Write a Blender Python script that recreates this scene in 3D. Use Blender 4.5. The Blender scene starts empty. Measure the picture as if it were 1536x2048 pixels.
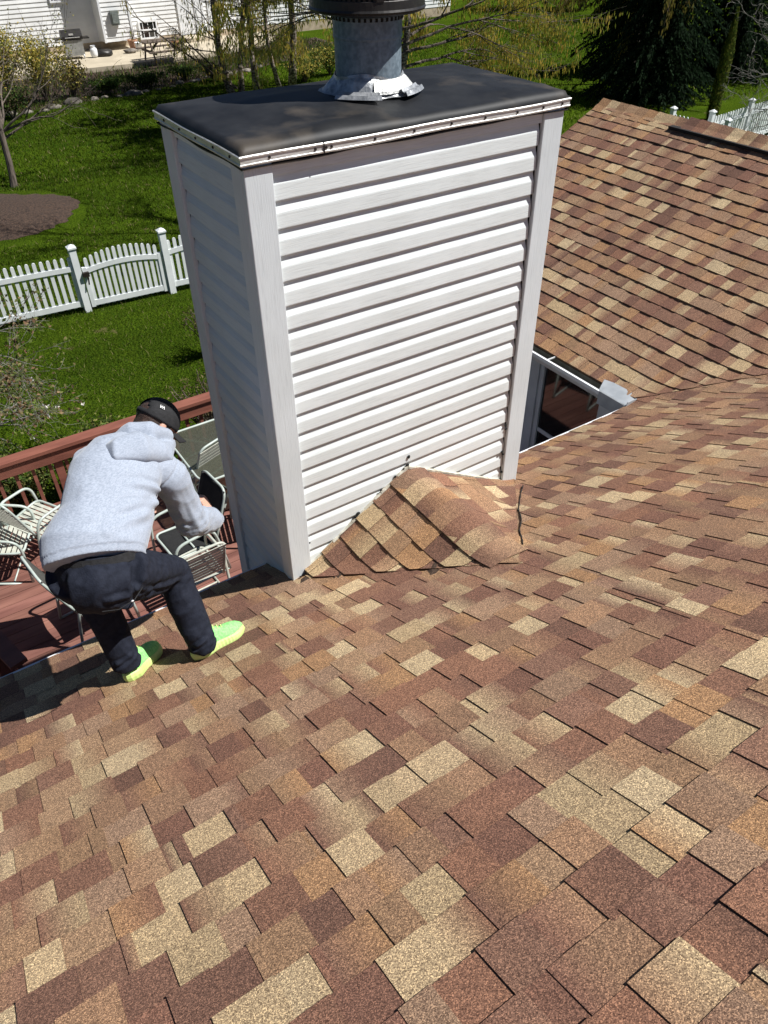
import bpy, math, random
import numpy as np
from mathutils import Vector, Matrix, noise as mnoise

sc = bpy.context.scene
COL = sc.collection
# ------------------------------------------------------------------ camera
F_PX = 1507.7
RW = np.array([[0.83353282, -0.55240083, -0.00873828],
               [-0.36222868, -0.53449746, -0.76361171],
               [0.41714915, 0.63966068, -0.6456166]])
CAM = np.array([-1.26081623, -2.89243997, 3.13478844])
cd = bpy.data.cameras.new('camera')
cam = bpy.data.objects.new('camera', cd)
COL.objects.link(cam)
cd.sensor_fit = 'VERTICAL'; cd.sensor_height = 24.0; cd.sensor_width = 18.0
cd.lens = F_PX / 2048 * 24.0
cd.clip_start = 0.05; cd.clip_end = 600
M = Matrix.Identity(4)
for i in range(3):
    M[i][0] = RW[0][i]; M[i][1] = -RW[1][i]; M[i][2] = -RW[2][i]; M[i][3] = CAM[i]
cam.matrix_world = M
sc.camera = cam
# ------------------------------------------------------------------ world, sun
SUN = Vector((0.60, -0.40, 1.0)).normalized()
w = bpy.data.worlds.new('World'); sc.world = w; w.use_nodes = True
nt = w.node_tree; nt.nodes.clear()
sky = nt.nodes.new('ShaderNodeTexSky'); sky.sky_type = 'NISHITA'; sky.sun_disc = False
sky.sun_elevation = math.asin(SUN.z)
sky.sun_rotation = math.atan2(SUN.x, SUN.y)
sky.air_density = 0.6; sky.dust_density = 0.0; sky.ozone_density = 3.0
bg = nt.nodes.new('ShaderNodeBackground'); bg.inputs['Strength'].default_value = 0.05
out = nt.nodes.new('ShaderNodeOutputWorld')
nt.links.new(sky.outputs[0], bg.inputs[0]); nt.links.new(bg.outputs[0], out.inputs[0])
sl = bpy.data.lights.new('sun', 'SUN'); so = bpy.data.objects.new('sun', sl); COL.objects.link(so)
sl.energy = 5.0; sl.angle = math.radians(0.53); sl.color = (1.0, 0.985, 0.95)
so.rotation_euler = SUN.to_track_quat('Z', 'Y').to_euler()
so.location = (20, -20, 30)
sc.view_settings.view_transform = 'Standard'; sc.view_settings.look = 'None'
sc.view_settings.exposure = 0.52; sc.view_settings.gamma = 1.0

# ------------------------------------------------------------------ helpers
def ray(px, py):
    return RW.T @ np.array([(px - 768) / F_PX, (py - 1024) / F_PX, 1.0])
def at(px, py, axis, val):
    """point seen at a pixel on the plane coordinate[axis] = val"""
    r = ray(px, py); t = (val - CAM[axis]) / r[axis]
    return Vector(CAM + r * t)
def gp(px, py, z=-3.0): return at(px, py, 2, z)
def proj(P):
    c = RW @ (np.array(P, float) - CAM)
    return 768 + F_PX * c[0] / c[2], 1024 + F_PX * c[1] / c[2], c[2]

class MB:
    def __init__(s): s.v = []; s.f = []; s.c = []; s.m = []; s.col = (1, 1, 1); s.mi = 0
    def vert(s, p, c=None): s.v.append((p[0], p[1], p[2])); s.c.append(c or s.col); return len(s.v) - 1
    def face(s, idx): s.f.append(tuple(idx)); s.m.append(s.mi)
    def quad(s, a, b, c, d, col=None):
        i = [s.vert(p, col) for p in (a, b, c, d)]; s.face(i)
    def poly(s, pts, col=None): s.face([s.vert(p, col) for p in pts])
    def box(s, x0, x1, y0, y1, z0, z1, T=None):
        P = [(x0,y0,z0),(x1,y0,z0),(x1,y1,z0),(x0,y1,z0),(x0,y0,z1),(x1,y0,z1),(x1,y1,z1),(x0,y1,z1)]
        if T is not None: P = [tuple(T @ Vector(p)) for p in P]
        i = [s.vert(p) for p in P]
        for q in ((0,3,2,1),(4,5,6,7),(0,1,5,4),(1,2,6,5),(2,3,7,6),(3,0,4,7)): s.face([i[k] for k in q])
    def bar(s, a, b, w, h, up=(0, 0, 1)):
        """rectangular bar from a to b, width w (across), height h (along up)"""
        a = Vector(a); b = Vector(b); d = (b - a)
        if d.length < 1e-6: return
        L = d.length; d.normalize(); u = Vector(up); sx = d.cross(u)
        if sx.length < 1e-4: sx = d.cross(Vector((1, 0, 0)))
        sx.normalize(); u = sx.cross(d)
        T = Matrix(((d.x, sx.x, u.x, a.x), (d.y, sx.y, u.y, a.y), (d.z, sx.z, u.z, a.z), (0, 0, 0, 1)))
        s.box(0, L, -w / 2, w / 2, -h / 2, h / 2, T)
    def tube(s, pts, rad, n=8, cap=True, col=None, ry=None, up=None, closed=False):
        pts = [Vector(p) for p in pts]; N = len(pts)
        if not hasattr(rad, '__len__'): rad = [rad] * N
        if ry is None: ry = rad
        elif not hasattr(ry, '__len__'): ry = [ry] * N
        prev = Vector(up) if up is not None else None
        rings = []
        for k in range(N):
            if closed: d = pts[(k + 1) % N] - pts[k - 1]
            elif k == 0: d = pts[1] - pts[0]
            elif k == N - 1: d = pts[-1] - pts[-2]
            else: d = (pts[k + 1] - pts[k]).normalized() + (pts[k] - pts[k - 1]).normalized()
            if d.length < 1e-9: d = Vector((0, 0, 1))
            d.normalize()
            if prev is None:
                prev = Vector((0, 0, 1)) if abs(d.z) < 0.9 else Vector((1, 0, 0))
            x = prev - d * prev.dot(d)
            if x.length < 1e-5: x = Vector((1, 0.3, 0)) - d * d.x
            x.normalize(); y = d.cross(x)
            prev = x
            ring = []
            for j in range(n):
                a = 2 * math.pi * j / n
                ring.append(s.vert(pts[k] + x * (math.cos(a) * rad[k]) + y * (math.sin(a) * ry[k]), col))
            rings.append(ring)
        for k in range(N - 1 + (1 if closed else 0)):
            A = rings[k]; B = rings[(k + 1) % N]
            for j in range(n): s.face((A[j], A[(j + 1) % n], B[(j + 1) % n], B[j]))
        if cap and not closed:
            s.face(rings[0][::-1]); s.face(rings[-1])
        return rings
    def lathe(s, prof, c=(0, 0, 0), n=32, a0=0, a1=2 * math.pi, col=None):
        full = abs(a1 - a0 - 2 * math.pi) < 1e-6
        m = n if full else n + 1; rings = []
        for r, z in prof:
            rings.append([s.vert((c[0] + r * math.cos(a0 + (a1 - a0) * j / n), c[1] + r * math.sin(a0 + (a1 - a0) * j / n), c[2] + z), col) for j in range(m)])
        for k in range(len(rings) - 1):
            for j in range(n):
                s.face((rings[k][j], rings[k][(j + 1) % m], rings[k + 1][(j + 1) % m], rings[k + 1][j]))
        return rings
    def ball(s, c, r, n=10, T=None, sc_=(1, 1, 1)):
        rings = []
        for k in range(n + 1):
            th = math.pi * k / n
            rr = max(math.sin(th), 0.02)
            ring = []
            for j in range(2 * n):
                a = math.pi * j / n
                p = Vector((math.cos(a) * rr * r * sc_[0], math.sin(a) * rr * r * sc_[1], math.cos(th) * r * sc_[2]))
                if T is not None: p = T @ p
                ring.append(s.vert(p + Vector(c)))
            rings.append(ring)
        for k in range(n):
            for j in range(2 * n): s.face((rings[k][j], rings[k + 1][j], rings[k + 1][(j + 1) % (2 * n)], rings[k][(j + 1) % (2 * n)]))
        s.face(rings[0]); s.face(rings[-1][::-1])

ORG = {}
def origin(o):
    return ORG.get(o.name, Vector((0, 0, 0))) if o is not None else Vector((0, 0, 0))
def build(name, mb, mat, parent=None, smooth=False, loc=None):
    """verts in world coordinates; the object's origin is the parent's (or loc)"""
    me = bpy.data.meshes.new(name)
    org = origin(parent) if parent is not None else (Vector(loc) if loc is not None else Vector((0, 0, 0)))
    v = np.array(mb.v, dtype=np.float64).reshape(-1, 3) - np.array(org)
    me.from_pydata(v.tolist() if len(v) < 200000 else v, [], mb.f)
    if mb.c:
        ca = me.color_attributes.new('Col', 'FLOAT_COLOR', 'POINT')
        arr = np.ones((len(mb.c), 4), dtype=np.float32); arr[:, :3] = np.array(mb.c, dtype=np.float32)
        ca.data.foreach_set('color', arr.ravel())
    mats = mat if isinstance(mat, (list, tuple)) else [mat]
    for m_ in mats: me.materials.append(m_)
    if len(mats) > 1: me.polygons.foreach_set('material_index', np.array(mb.m, dtype=np.int32))
    if smooth: me.polygons.foreach_set('use_smooth', np.ones(len(me.polygons), dtype=bool))
    me.update()
    o = bpy.data.objects.new(name, me); COL.objects.link(o)
    if parent is not None: o.parent = parent
    else: o.location = org
    ORG[o.name] = org
    return o
def remesh(mb, voxel, smooth_it=6, sub=False):
    me = bpy.data.meshes.new('tmp'); me.from_pydata([tuple(p) for p in mb.v], [], mb.f); me.update()
    o = bpy.data.objects.new('tmp', me); COL.objects.link(o)
    r = o.modifiers.new('r', 'REMESH'); r.mode = 'VOXEL'; r.voxel_size = voxel
    if smooth_it:
        s_ = o.modifiers.new('s', 'SMOOTH'); s_.factor = 0.5; s_.iterations = smooth_it
    dg = bpy.context.evaluated_depsgraph_get(); dg.update()
    me2 = bpy.data.meshes.new_from_object(o.evaluated_get(dg))
    bpy.data.objects.remove(o); bpy.data.meshes.remove(me)
    return me2
def link_mesh(name, me, mat, parent):
    org = origin(parent)
    me.name = name
    n = len(me.vertices); v = np.empty(n * 3, dtype=np.float32); me.vertices.foreach_get('co', v)
    v = v.reshape(-1, 3) - np.array(org, dtype=np.float32); me.vertices.foreach_set('co', v.ravel())
    me.materials.clear(); me.materials.append(mat)
    me.polygons.foreach_set('use_smooth', np.ones(len(me.polygons), dtype=bool)); me.update()
    o = bpy.data.objects.new(name, me); COL.objects.link(o); o.parent = parent; ORG[o.name] = org
    return o
def empty(name, loc, label=None, cat=None, group=None, kind=None):
    o = bpy.data.objects.new(name, None); COL.objects.link(o); o.location = loc; o.empty_display_size = 0.1
    ORG[o.name] = Vector(loc)
    return tag(o, label, cat, group, kind)
def tag(o, label=None, cat=None, group=None, kind=None):
    if label: o['label'] = label
    if cat: o['category'] = cat
    if group: o['group'] = group
    if kind: o['kind'] = kind
    return o
def copy_tree(o, parent=None):
    c = o.copy(); COL.objects.link(c); c.parent = parent
    ORG[c.name] = origin(o)
    for ch in list(o.children):
        copy_tree(ch, c)
    return c

# ------------------------------------------------------------------ materials
def mat(name, c1, c2=None, scale=8.0, rough=0.8, bump=0.0, bscale=None, metal=0.0, spec=0.5, stretch=(1, 1, 1),
        vcol=False, detail=4.0, c3=None, s3=1.0, f3=0.5, ramp=(0.35, 0.65), trans=0.0, coat=0.0, bdist=0.01, sheen=0.0, alpha=None):
    m = bpy.data.materials.new(name); m.use_nodes = True
    t = m.node_tree; N = t.nodes; Lk = t.links; b = N['Principled BSDF']
    b.inputs['Roughness'].default_value = rough; b.inputs['Metallic'].default_value = metal
    b.inputs['Specular IOR Level'].default_value = spec
    if sheen: b.inputs['Sheen Weight'].default_value = sheen
    if coat: b.inputs['Coat Weight'].default_value = coat
    tc = N.new('ShaderNodeTexCoord'); mp = N.new('ShaderNodeMapping'); mp.inputs['Scale'].default_value = stretch
    Lk.new(tc.outputs['Object'], mp.inputs['Vector'])
    col = None
    if vcol:
        va = N.new('ShaderNodeVertexColor'); va.layer_name = 'Col'; col = va.outputs['Color']
    if c2 is not None:
        nz = N.new('ShaderNodeTexNoise'); nz.inputs['Scale'].default_value = scale; nz.inputs['Detail'].default_value = detail
        Lk.new(mp.outputs[0], nz.inputs['Vector'])
        rp = N.new('ShaderNodeValToRGB'); rp.color_ramp.elements[0].position = ramp[0]; rp.color_ramp.elements[1].position = ramp[1]
        rp.color_ramp.elements[0].color = (*c1, 1); rp.color_ramp.elements[1].color = (*c2, 1)
        Lk.new(nz.outputs[0], rp.inputs[0])
        if col is not None:
            mx = N.new('ShaderNodeMix'); mx.data_type = 'RGBA'; mx.blend_type = 'MULTIPLY'; mx.inputs[0].default_value = 1.0
            Lk.new(col, mx.inputs[6]); Lk.new(rp.outputs[0], mx.inputs[7]); col = mx.outputs[2]
        else: col = rp.outputs[0]
    elif col is None:
        b.inputs['Base Color'].default_value = (*c1, 1)
    if c3 is not None:
        n3 = N.new('ShaderNodeTexNoise'); n3.inputs['Scale'].default_value = s3; n3.inputs['Detail'].default_value = 5
        Lk.new(tc.outputs['Object'], n3.inputs['Vector'])
        r3 = N.new('ShaderNodeValToRGB'); r3.color_ramp.elements[0].position = f3; r3.color_ramp.elements[1].position = min(f3 + 0.15, 1)
        r3.color_ramp.elements[0].color = (0, 0, 0, 1); r3.color_ramp.elements[1].color = (1, 1, 1, 1)
        Lk.new(n3.outputs[0], r3.inputs[0])
        mx = N.new('ShaderNodeMix'); mx.data_type = 'RGBA'
        Lk.new(r3.outputs[0], mx.inputs[0])
        if col is not None: Lk.new(col, mx.inputs[6])
        else: mx.inputs[6].default_value = (*c1, 1)
        mx.inputs[7].default_value = (*c3, 1); col = mx.outputs[2]
    if col is not None: Lk.new(col, b.inputs['Base Color'])
    if bump:
        nb = N.new('ShaderNodeTexNoise'); nb.inputs['Scale'].default_value = bscale or scale; nb.inputs['Detail'].default_value = 5
        Lk.new(mp.outputs[0], nb.inputs['Vector'])
        bp = N.new('ShaderNodeBump'); bp.inputs['Strength'].default_value = bump; bp.inputs['Distance'].default_value = bdist
        Lk.new(nb.outputs[0], bp.inputs['Height']); Lk.new(bp.outputs[0], b.inputs['Normal'])
    if trans:
        tr = N.new('ShaderNodeBsdfTranslucent'); ms = N.new('ShaderNodeMixShader'); ms.inputs[0].default_value = trans
        if col is not None: Lk.new(col, tr.inputs[0])
        else: tr.inputs[0].default_value = (*c1, 1)
        o_ = N['Material Output']; Lk.new(b.outputs[0], ms.inputs[1]); Lk.new(tr.outputs[0], ms.inputs[2]); Lk.new(ms.outputs[0], o_.inputs[0])
    return m

def shingle_mat(name):
    m = bpy.data.materials.new(name); m.use_nodes = True
    t = m.node_tree; N = t.nodes; Lk = t.links; b = N['Principled BSDF']
    b.inputs['Roughness'].default_value = 0.9; b.inputs['Specular IOR Level'].default_value = 0.25
    tc = N.new('ShaderNodeTexCoord')
    va = N.new('ShaderNodeVertexColor'); va.layer_name = 'Col'
    # granules: cells about 2.5 mm, each of its own brightness
    vo = N.new('ShaderNodeTexVoronoi'); vo.inputs['Scale'].default_value = 430; Lk.new(tc.outputs['Object'], vo.inputs['Vector'])
    sep = N.new('ShaderNodeSeparateColor'); Lk.new(vo.outputs['Color'], sep.inputs[0])
    rp = N.new('ShaderNodeValToRGB'); cr = rp.color_ramp
    cr.elements[0].position = 0.0; cr.elements[0].color = (0.30, 0.27, 0.26, 1)
    cr.elements[1].position = 1.0; cr.elements[1].color = (2.15, 2.05, 1.85, 1)
    e = cr.elements.new(0.3); e.color = (0.66, 0.62, 0.6, 1)
    e = cr.elements.new(0.75); e.color = (1.12, 1.1, 1.06, 1)
    Lk.new(sep.outputs[0], rp.inputs[0])
    mx = N.new('ShaderNodeMix'); mx.data_type = 'RGBA'; mx.blend_type = 'MULTIPLY'; mx.inputs[0].default_value = 1.0
    Lk.new(va.outputs['Color'], mx.inputs[6]); Lk.new(rp.outputs[0], mx.inputs[7])
    # second, coarser grain and soft weathering
    nz = N.new('ShaderNodeTexNoise'); nz.inputs['Scale'].default_value = 190; nz.inputs['Detail'].default_value = 3
    Lk.new(tc.outputs['Object'], nz.inputs['Vector'])
    r2 = N.new('ShaderNodeValToRGB'); r2.color_ramp.elements[0].position = 0.3; r2.color_ramp.elements[1].position = 0.72
    r2.color_ramp.elements[0].color = (0.8, 0.78, 0.78, 1); r2.color_ramp.elements[1].color = (1.2, 1.19, 1.16, 1)
    Lk.new(nz.outputs[0], r2.inputs[0])
    m2 = N.new('ShaderNodeMix'); m2.data_type = 'RGBA'; m2.blend_type = 'MULTIPLY'; m2.inputs[0].default_value = 1.0
    Lk.new(mx.outputs[2], m2.inputs[6]); Lk.new(r2.outputs[0], m2.inputs[7])
    n4 = N.new('ShaderNodeTexNoise'); n4.inputs['Scale'].default_value = 1.7; n4.inputs['Detail'].default_value = 6
    Lk.new(tc.outputs['Object'], n4.inputs['Vector'])
    r4 = N.new('ShaderNodeValToRGB'); r4.color_ramp.elements[0].position = 0.3; r4.color_ramp.elements[1].position = 0.7
    r4.color_ramp.elements[0].color = (0.9, 0.9, 0.92, 1); r4.color_ramp.elements[1].color = (1.08, 1.07, 1.04, 1)
    Lk.new(n4.outputs[0], r4.inputs[0])
    m3 = N.new('ShaderNodeMix'); m3.data_type = 'RGBA'; m3.blend_type = 'MULTIPLY'; m3.inputs[0].default_value = 1.0
    Lk.new(m2.outputs[2], m3.inputs[6]); Lk.new(r4.outputs[0], m3.inputs[7])
    Lk.new(m3.outputs[2], b.inputs['Base Color'])
    bp = N.new('ShaderNodeBump'); bp.inputs['Strength'].default_value = 0.55; bp.inputs['Distance'].default_value = 0.0016
    Lk.new(sep.outputs[1], bp.inputs['Height']); Lk.new(bp.outputs[0], b.inputs['Normal'])
    return m

def siding_mat(name, base, along):
    """embossed vinyl: long wavy wood-grain lines running along one axis (0 = x, 1 = y, 2 = z)"""
    m = bpy.data.materials.new(name); m.use_nodes = True
    t = m.node_tree; N = t.nodes; Lk = t.links; b = N['Principled BSDF']
    b.inputs['Roughness'].default_value = 0.62; b.inputs['Specular IOR Level'].default_value = 0.3
    tc = N.new('ShaderNodeTexCoord'); mp = N.new('ShaderNodeMapping')
    s_ = [110, 110, 110]; s_[along] = 3.5; mp.inputs['Scale'].default_value = s_
    Lk.new(tc.outputs['Object'], mp.inputs['Vector'])
    nz = N.new('ShaderNodeTexNoise'); nz.inputs['Scale'].default_value = 2.2; nz.inputs['Detail'].default_value = 3; nz.inputs['Distortion'].default_value = 0.6
    Lk.new(mp.outputs[0], nz.inputs['Vector'])
    rp = N.new('ShaderNodeValToRGB'); rp.color_ramp.elements[0].position = 0.36; rp.color_ramp.elements[1].position = 0.50
    d = [c * 0.90 for c in base]
    rp.color_ramp.elements[0].color = (*d, 1); rp.color_ramp.elements[1].color = (*base, 1)
    Lk.new(nz.outputs[0], rp.inputs[0])
    # faint dirt
    n2 = N.new('ShaderNodeTexNoise'); n2.inputs['Scale'].default_value = 2.5; n2.inputs['Detail'].default_value = 6
    Lk.new(tc.outputs['Object'], n2.inputs['Vector'])
    r2 = N.new('ShaderNodeValToRGB'); r2.color_ramp.elements[0].position = 0.3; r2.color_ramp.elements[1].position = 0.7
    r2.color_ramp.elements[0].color = (0.9, 0.9, 0.89, 1); r2.color_ramp.elements[1].color = (1, 1, 1, 1)
    Lk.new(n2.outputs[0], r2.inputs[0])
    mx = N.new('ShaderNodeMix'); mx.data_type = 'RGBA'; mx.blend_type = 'MULTIPLY'; mx.inputs[0].default_value = 1.0
    Lk.new(rp.outputs[0], mx.inputs[6]); Lk.new(r2.outputs[0], mx.inputs[7]); Lk.new(mx.outputs[2], b.inputs['Base Color'])
    bp = N.new('ShaderNodeBump'); bp.inputs['Strength'].default_value = 0.5; bp.inputs['Distance'].default_value = 0.0015
    Lk.new(nz.outputs[0], bp.inputs['Height']); Lk.new(bp.outputs[0], b.inputs['Normal'])
    return m

MT = dict(
    shingle=shingle_mat('shingle'),
    under=mat('underlay', (0.02, 0.018, 0.016)),
    sid_x_lit=siding_mat('siding_x_lit', (0.75, 0.79, 0.79), 0),  # front brightness put into the colour: lighter copy of the side vinyl
    sid_y_shaded=siding_mat('siding_y_shaded', (0.60, 0.66, 0.70), 1),  # same vinyl, darker and bluer: shade of the side face put into the colour
    post=siding_mat('siding_z', (0.68, 0.72, 0.74), 2),
    trim=mat('trim_metal', (0.50, 0.49, 0.46), (0.68, 0.67, 0.65), 14, 0.40, 0.25, 30, metal=0.35, stretch=(1, 1, 4)),
    screw=mat('screw', (0.03, 0.022, 0.018), rough=0.6, metal=0.5),
    rubber=mat('rubber', (0.010, 0.0105, 0.012), (0.020, 0.0205, 0.022), 7, 0.55, 0.25, 3.0, spec=0.25, c3=(0.062, 0.052, 0.042), s3=3.1, f3=0.57, bdist=0.02),
    galv=mat('galvanised', (0.13, 0.17, 0.205), (0.22, 0.275, 0.32), 45, 0.55, 0.1, 60, metal=0.25, detail=3, c3=(0.10, 0.13, 0.155), s3=9, f3=.55),
    bright=mat('foil', (0.22, 0.23, 0.24), (0.46, 0.47, 0.48), 30, 0.42, 0.4, 40, metal=0.5),
    capblk=mat('cap_black', (0.018, 0.016, 0.015), (0.032, 0.028, 0.025), 20, 0.45, 0.1, 20, metal=0.3),
    white=mat('white_paint', (0.78, 0.79, 0.80), (0.70, 0.71, 0.72), 6, 0.45),
    alu=mat('grey_aluminium', (0.50, 0.53, 0.55), (0.58, 0.61, 0.63), 5, 0.45),
    gutter=mat('gutter_inside', (0.14, 0.14, 0.12), (0.24, 0.24, 0.21), 12, 0.6),
    glass=mat('window_glass', (0.012, 0.013, 0.014), rough=0.04, spec=0.9),
    caulk=mat('caulk', (0.42, 0.38, 0.30), (0.60, 0.57, 0.48), 30, 0.8, 0.6, 40),
    dark=mat('dark_gap', (0.008, 0.008, 0.008), rough=0.9),
    wall=mat('wall_vinyl', (0.52, 0.53, 0.55), (0.58, 0.59, 0.61), 3, 0.7),
    conc=mat('concrete', (0.40, 0.34, 0.25), (0.50, 0.43, 0.32), 1.2, 0.9, 0.3, 30),
    redwood=mat('red_stain', (0.16, 0.052, 0.034), (0.23, 0.08, 0.052), 9, 0.75, 0.4, 25, stretch=(0.25, 1, 1)),
    boards=mat('deck_stain', (0.22, 0.085, 0.068), (0.31, 0.13, 0.105), 6, 0.75, 0.4, 25, stretch=(0.18, 1.6, 1)),
    frame=mat('sage_tube', (0.37, 0.42, 0.38), (0.45, 0.50, 0.46), 12, 0.4),
    strap=mat('cream_strap', (0.38, 0.39, 0.33), (0.50, 0.50, 0.43), 14, 0.6),
    blacksling=mat('black_sling', (0.006, 0.006, 0.007), (0.014, 0.014, 0.014), 70, 0.9),
    greysling=mat('grey_sling', (0.045, 0.045, 0.04), (0.075, 0.075, 0.065), 60, 0.85),
)

# ================================================================== HOUSE
W = 1.655; DEP = 0.85           # chimney width, depth
EAVE_Y = 0.40; EAVE_Z = -0.20; WX = 3.38; RX = 6.08; RZ = 1.15; GY = 3.72
CKX = 0.785; CKZ = 0.48; CKY = -0.96

house = empty('house', (3.0, -2.5, -3.0), 'tan and red-brown shingled house roof with a white sided chimney in the foreground', 'house')

def smax(a, b, k):
    h = max(k - abs(a - b), 0) / k
    return max(a, b) + h * h * k * 0.25
def smin(a, b, k): return -smax(-a, -b, k)
def Hmain(x, y): return -0.5 * y
def Hwing(x, y): return EAVE_Z + 0.5 * (x - WX) if x < RX else EAVE_Z + 0.5 * (2 * RX - x - WX)
def Hcrick(x, y):
    l = CKZ * x / CKX; r = CKZ * (W - x) / (W - CKX)
    r += 0.018 * math.sin(x * 19 + y * 5) * max(0, min(1, -y * 3))
    return smin(l, r, 0.10)
def H(x, y):
    z = Hmain(x, y)
    if x > 2.6: z = smax(z, Hwing(x, y), 0.16)
    if -0.3 < x < W + 0.3 and -1.4 < y < 0.0: z = smax(z, Hcrick(x, y), 0.07)
    z += 0.004 * mnoise.noise(Vector((x * 1.3, y * 1.3, 0)))
    return z

TAN = [(0.54, 0.425, 0.285), (0.49, 0.385, 0.255), (0.56, 0.455, 0.315)]
MID = [(0.35, 0.228, 0.15), (0.39, 0.265, 0.18), (0.33, 0.21, 0.145), (0.41, 0.252, 0.148), (0.36, 0.245, 0.18), (0.38, 0.24, 0.16)]
RED = [(0.26, 0.145, 0.108), (0.235, 0.128, 0.10), (0.285, 0.155, 0.112), (0.200, 0.114, 0.090), (0.27, 0.158, 0.122)]
def pick(rng, prev=None):
    for _ in range(4):
        r = rng.random()
        c = rng.choice(TAN) if r < 0.135 else (rng.choice(MID) if r < 0.60 else rng.choice(RED))
        if c != prev: break
    k = rng.uniform(0.9, 1.1) * 0.77
    return (c[0] * k * 1.04, c[1] * k * 1.01, c[2] * k * 0.94)

def shingles(mb, xy, v0, v1, step, ranges, seed, nv=2, thick=0.0038, butt=0.0036, ulen=0.045, base=0.0008):
    rng = random.Random(seed)
    nc = int(round((v1 - v0) / step))
    for i in range(nc):
        va = v0 + i * step; vb = va + step; vm = (va + vb) / 2
        jit = rng.uniform(-0.004, 0.004)
        for ri, (ua_, ub_) in enumerate(ranges(vm)):
            e1 = ranges(va); e2 = ranges(vb)
            lo = min([e1[ri][0] if ri < len(e1) else ua_, e2[ri][0] if ri < len(e2) else ua_, ua_])
            hi = max([e1[ri][1] if ri < len(e1) else ub_, e2[ri][1] if ri < len(e2) else ub_, ub_])
            u = lo - rng.uniform(0, 0.15); tooth = rng.random() < 0.5; pc = None
            bt = butt * rng.uniform(0.6, 1.5); bt *= 1.7 if (ulen < .05 and vm < -1.35) else 1.0
            while u < hi:
                wd = rng.uniform(0.090, 0.170) if tooth else rng.uniform(0.070, 0.150)
                if rng.random() < 0.06: wd = rng.uniform(0.025, 0.05)
                a, b = u, u + wd; u = b
                c1 = pc if (pc is not None and rng.random() < 0.14) else pick(rng, pc); pc = c1
                blend = rng.random()
                c2 = c1 if blend < 0.5 else pick(rng, c1)
                if blend > 0.7: pc = c2
                th = (thick * rng.uniform(0.75, 1.5)) if tooth else 0.0
                lift = bt + rng.uniform(-0.0006, 0.0012)
                nu = max(1, int(math.ceil(wd / ulen)))
                grid = []; ok = True
                for jv in range(nv + 1):
                    fv = jv / nv
                    v = va - 0.012 + (vb + (0.003 if tooth else 0) + jit - va + 0.012) * fv
                    R_ = ranges(v)
                    if ri >= len(R_): RR = (ua_, ub_)
                    else: RR = R_[ri]
                    row = []
                    for ju in range(nu + 1):
                        uu = min(max(a + wd * ju / nu, RR[0]), RR[1])
                        x, y = xy(uu, v); z = H(x, y)
                        g = ju / nu
                        c = tuple(c1[q] * (1 - g) + c2[q] * g for q in range(3))
                        if fv < 0.5: c = tuple(q * 0.97 for q in c)
                        row.append((x, y, z + base + lift * fv + th, c, z))
                    grid.append(row)
                if abs(grid[0][0][0] - grid[0][-1][0]) + abs(grid[0][0][1] - grid[0][-1][1]) < 1e-5 and \
                   abs(grid[-1][0][0] - grid[-1][-1][0]) + abs(grid[-1][0][1] - grid[-1][-1][1]) < 1e-5:
                    tooth = not tooth; continue
                idx = [[mb.vert(p[:3], p[3]) for p in row] for row in grid]
                fl = flip[0]
                for jv in range(nv):
                    for ju in range(nu):
                        q = (idx[jv][ju], idx[jv + 1][ju], idx[jv + 1][ju + 1], idx[jv][ju + 1])
                        mb.face(q if not fl else q[::-1])
                # skirts: butt and two sides
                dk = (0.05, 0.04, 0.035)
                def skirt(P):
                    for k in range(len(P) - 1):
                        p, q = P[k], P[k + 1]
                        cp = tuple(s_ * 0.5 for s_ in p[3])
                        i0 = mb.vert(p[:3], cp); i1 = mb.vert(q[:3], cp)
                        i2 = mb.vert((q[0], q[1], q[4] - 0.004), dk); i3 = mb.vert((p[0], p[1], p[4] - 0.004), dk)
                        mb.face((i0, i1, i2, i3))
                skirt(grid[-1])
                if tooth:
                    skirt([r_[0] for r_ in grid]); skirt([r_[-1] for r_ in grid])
                tooth = not tooth
flip = [False]
CO = math.cos(math.atan(0.5)); STEP = 0.1445 * CO
XL, XR = -6.5, 9.5; TOPY = -5.2
def rng_main(y):
    xe = WX + (EAVE_Y - y) if y < EAVE_Y else WX
    if y > -0.004: return [(XL, -0.004), (W + 0.004, min(xe, XR))]
    if y > CKY:
        f = y / CKY
        return [(XL, CKX * f), (W - (W - CKX) * f, min(xe, XR))]
    return [(XL, CKX), (CKX, min(xe, XR))]
mb = MB()
n_c = int((EAVE_Y - TOPY) / STEP)
shingles(mb, lambda u, v: (u, v), EAVE_Y + 0.006 - n_c * STEP, EAVE_Y + 0.006, STEP, rng_main, 11)
roof = build('roof', mb, MT['shingle'], house)
roof['label'] = 'foreground roof slope of blended tan and brown asphalt shingles'
# cricket: left and right planes, courses running toward the ridge line
mb = MB()
def rng_cl(v):   # v = -x side, from ridge down
    x = CKX - v; x = max(x, 0)
    return [(CKY * x / CKX - 0.05, 0.0)]
def rng_cr(v):
    x = CKX + v; x = min(x, W)
    return [(CKY * (W - x) / (W - CKX) - 0.03, 0.0)]
flip[0] = False
shingles(mb, lambda u, v: (CKX - v, u), 0.0, CKX - 0.001, CKX / 6.5, rng_cl, 5, nv=5, thick=0.004, butt=0.009, base=0.004)
flip[0] = True
shingles(mb, lambda u, v: (CKX + v, u), 0.0, W - CKX - 0.001, (W - CKX) / 7, rng_cr, 6, nv=5, thick=0.003, butt=0.004, base=0.006)
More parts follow.
